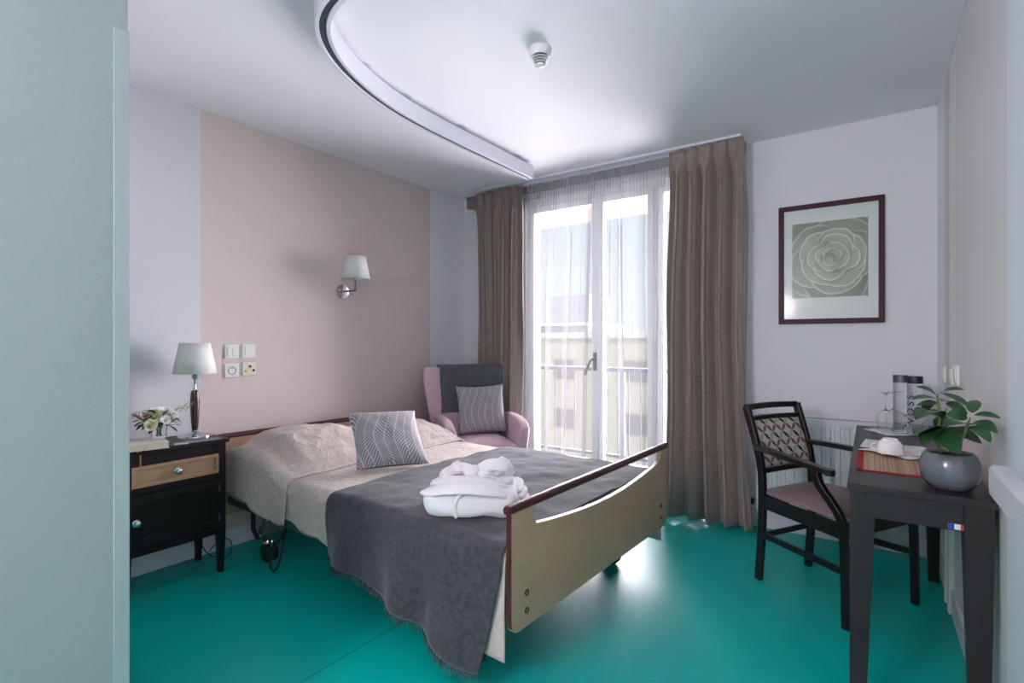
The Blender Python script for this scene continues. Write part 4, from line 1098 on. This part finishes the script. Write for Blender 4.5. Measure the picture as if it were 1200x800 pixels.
for s_ in (-1, 1):
    yb, yf = s_*.188, s_*.250
    # rear leg runs on into the back post
    bar('rear_leg', [(-.240,yb,0),(-.222,yb,.22),(-.215,yb,.42),(-.222,yb,.58),(-.262,yb*1.01,.72),(-.312,yb*1.02,.868)], .026, .036, up=(1,0,0))
    # front leg sweeps back up to the arm
    bar('front_leg', [(.240,yf,0),(.236,yf,.25),(.228,yf,.44),(.190,yf,.50),(.130,yf,.565),(.112,yf,.60),(.106,yf,.645)], (.024,.028), (.030,.034), up=(1,0,0))
    bar('armrest', [(-.255,yb,.668),(-.16,s_*.215,.668),(-.02,yf,.660),(.085,yf+s_*.004,.652),(.170,yf,.640)], .042, .024)
    G().lathe([(.021,-.013),(.023,0),(.021,.013)], 20, c=(.168,yf,.640)).obj('arm_end', M_chairwood, dc, smooth=50)
    bar('side_stretcher', [(-.222,yb,.235),(.232,yf,.235)], .018, .030)
    bar('side_rail', [(-.215,yb,.402),(.228,yf,.402)], .020, .066)
bar('front_rail', [(.225,-.245,.402),(.225,.245,.402)], .020, .066)
bar('rear_rail', [(-.212,-.185,.402),(-.212,.185,.402)], .020, .066)
bar('rear_stretcher', [(-.226,-.185,.225),(-.226,.185,.225)], .016, .028)
def seat_c(u, v):
    a_ = 2*pi*u; f = lambda t, e: math.copysign(abs(t)**(2/e), t); ph = -pi/2+pi*v
    x = .238*f(cos(a_), 6)*f(cos(ph), 5); k = .196+.056*((x+.238)/.476); y = k*f(sin(a_), 6)*f(cos(ph), 5); z = .448+.014*f(sin(ph), 3)
    if z > .45: z += .030*(1-(x/.24)**2)*(1-(y/.25)**2)
    return (x+.004, y, z)
G().grid(60, 26, seat_c, wrapu=True).obj('seat', mat('mauve_leatherette',(134,110,116),.42,spec=.5), dc, smooth=180)
def lean(z): return -.222-.040*sstep(.55,.75,z)*1.0-.062*max(0,(z-.70))/.168*.8
bar('top_rail', [(lean(.868)-.003,-.194,.862),(lean(.868)-.022,0,.866),(lean(.868)-.003,.194,.862)], .024, .030)
bar('upper_rail', [(lean(.806),-.190,.806),(lean(.806)-.016,0,.808),(lean(.806),.190,.806)], .022, .024)
bar('lower_rail', [(lean(.555),-.188,.553),(lean(.555)-.010,0,.553),(lean(.555),.188,.553)], .022, .028)
def petals(u, v):          # metres on the cloth
    p = .052; a_ = (u+v)/p/sqrt(2)*1.0; b_ = (u-v)/p/sqrt(2)
    p2 = 1.0
    def leafv(c, d):       # leaves lie along lattice edges: c across lattice lines, d along
        cl = c-round(c); t_ = d-math.floor(d)-.5
        return abs(cl) < .17*(1-(2*t_)**2)
    base = (.50,.45,.40)
    if leafv(a_, b_):
        r = int(round(a_)) + int(math.floor(b_))
        return (.02,.02,.02) if r % 2 == 0 else (.14,.075,.075)
    if leafv(b_, a_):
        r = int(round(b_)) + int(math.floor(a_))
        return (.17,.095,.09) if r % 2 == 0 else (.33,.33,.27)
    return base
M_pet = vcol_mat('petal_pattern_cloth', .85)
nn, mm = 200, 160; V = []; C = []
for j in range(mm):
    for i in range(nn):
        u = -1+2*i/(nn-1); v = j/(mm-1); z = .570+.225*v; e = max(0,(1-abs(u)**6)*(1-abs(2*v-1)**6))**.5
        V.append((lean(z)-.010*(1-u*u)+.004+.016*e, u*.171, z)); C.append(petals(u*.171+.5, z))
for side in (1,):
    g = G(); g.v = V; g.f = [(j*nn+i, j*nn+i+1, (j+1)*nn+i+1, (j+1)*nn+i) for j in range(mm-1) for i in range(nn-1)]
    o = g.obj('backrest_front', M_pet, dc, smooth=180, recalc=False); setcol(o, C)
V2 = [(x-2*(x-(lean(z)-.010*(1-(y/.171)**2)+.004))-.0, y, z) for x, y, z in V]
g = G(); g.v = V2; g.f = [(j*nn+i, (j+1)*nn+i, (j+1)*nn+i+1, j*nn+i+1) for j in range(mm-1) for i in range(nn-1)]
o = g.obj('backrest_rear', M_pet, dc, smooth=180, recalc=False); setcol(o, C)

# ------------------------------------------------------------------ glowing globe added behind the camera as fill light
cl_ = thing('entry_fill_globe', 'round white globe added as fill light in the entry', 'fill light', (-1.12, -1.3, CZ))
G().lathe([(.05,0),(.05,-.02),(.012,-.04),(.012,-.05)], 32).obj('ceiling_cup', M_white_pl, cl_, smooth=40)
G().tube([(0,0,-.04),(0,0,-.60)], .004, 8).obj('cord', M_white_pl, cl_)
G().lathe([(.002,-.58)]+[(.20*sin(pi*k/24), -.78+.20*cos(pi*k/24)) for k in range(1,24)]+[(.002,-.98)], 48, cap=False).obj('globe', mat('fill_globe_glow',(255,250,240),.5,emit=(255,240,246),estr=42), cl_, smooth=180)

# ------------------------------------------------------------------ light, sky, camera
w = bpy.data.worlds.new('World'); bpy.context.scene.world = w; w.use_nodes = True
nt = w.node_tree; bg = nt.nodes['Background']
tc = nd(nt, 'ShaderNodeTexCoord'); sp = nd(nt, 'ShaderNodeSeparateXYZ'); nt.links.new(tc.outputs['Generated'], sp.inputs[0])
mr = nd(nt, 'ShaderNodeMapRange'); mr.inputs[1].default_value = -.05; mr.inputs[2].default_value = .6; nt.links.new(sp.outputs[2], mr.inputs[0])
nt.links.new(mixc(nt, mr.outputs[0], (.93,.96,1.0), (.66,.80,1.0)), bg.inputs['Color']); bg.inputs['Strength'].default_value = .66
sl = bpy.data.lights.new('sun', 'SUN'); sl.energy = 1.0; sl.angle = radians(1.5); sl.color = (1,.95,.86)
so = bpy.data.objects.new('sun', sl); COL.objects.link(so)
so.rotation_euler = Vector((.35,.75,-.62)).to_track_quat('-Z','Y').to_euler()
s2 = bpy.data.lights.new('hazy_low_sky_light', 'SUN'); s2.energy = 52; s2.angle = radians(100); s2.color = (1,.91,.98)
o2 = bpy.data.objects.new('hazy_low_sky_light', s2); COL.objects.link(o2)
o2.rotation_euler = Vector((.26,-1,-.20)).to_track_quat('-Z','Y').to_euler()
s3 = bpy.data.lights.new('street_bounce_light', 'SUN'); s3.energy = 1.15; s3.angle = radians(50); s3.color = (1,.94,.95)
o4 = bpy.data.objects.new('street_bounce_light', s3); COL.objects.link(o4)
o4.rotation_euler = Vector((.38,-1,.55)).to_track_quat('-Z','Y').to_euler()
pl_ = bpy.data.lights.new('window_daylight_portal', 'AREA'); pl_.shape = 'RECTANGLE'; pl_.size = WX1-WX0; pl_.size_y = WZ1; pl_.cycles.is_portal = True
po = bpy.data.objects.new('window_daylight_portal', pl_); COL.objects.link(po); po.location = ((WX0+WX1)/2, WW+.16, WZ1/2); po.rotation_euler = (-pi/2, 0, 0)
cam = bpy.data.cameras.new('camera'); co = bpy.data.objects.new('camera', cam); COL.objects.link(co)
co.location = (0, 0, 1.2); co.rotation_euler = (pi/2, 0, .606)
cam.sensor_width = 36; cam.lens = 36*606.8/1200; cam.shift_y = 1/1200; cam.clip_start = .02; cam.clip_end = 1000
S = bpy.context.scene; S.camera = co
S.view_settings.view_transform = 'Standard'; S.view_settings.look = 'None'; S.view_settings.gamma = 1; S.view_settings.exposure = 0.86
S.view_settings.use_curve_mapping = False
S.cycles.max_bounces = 14; S.cycles.diffuse_bounces = 8; S.cycles.transparent_max_bounces = 24; S.cycles.transmission_bounces = 10; S.cycles.sample_clamp_indirect = 8; S.cycles.caustics_refractive = False; S.cycles.caustics_reflective = False
S.cycles.use_denoising = True
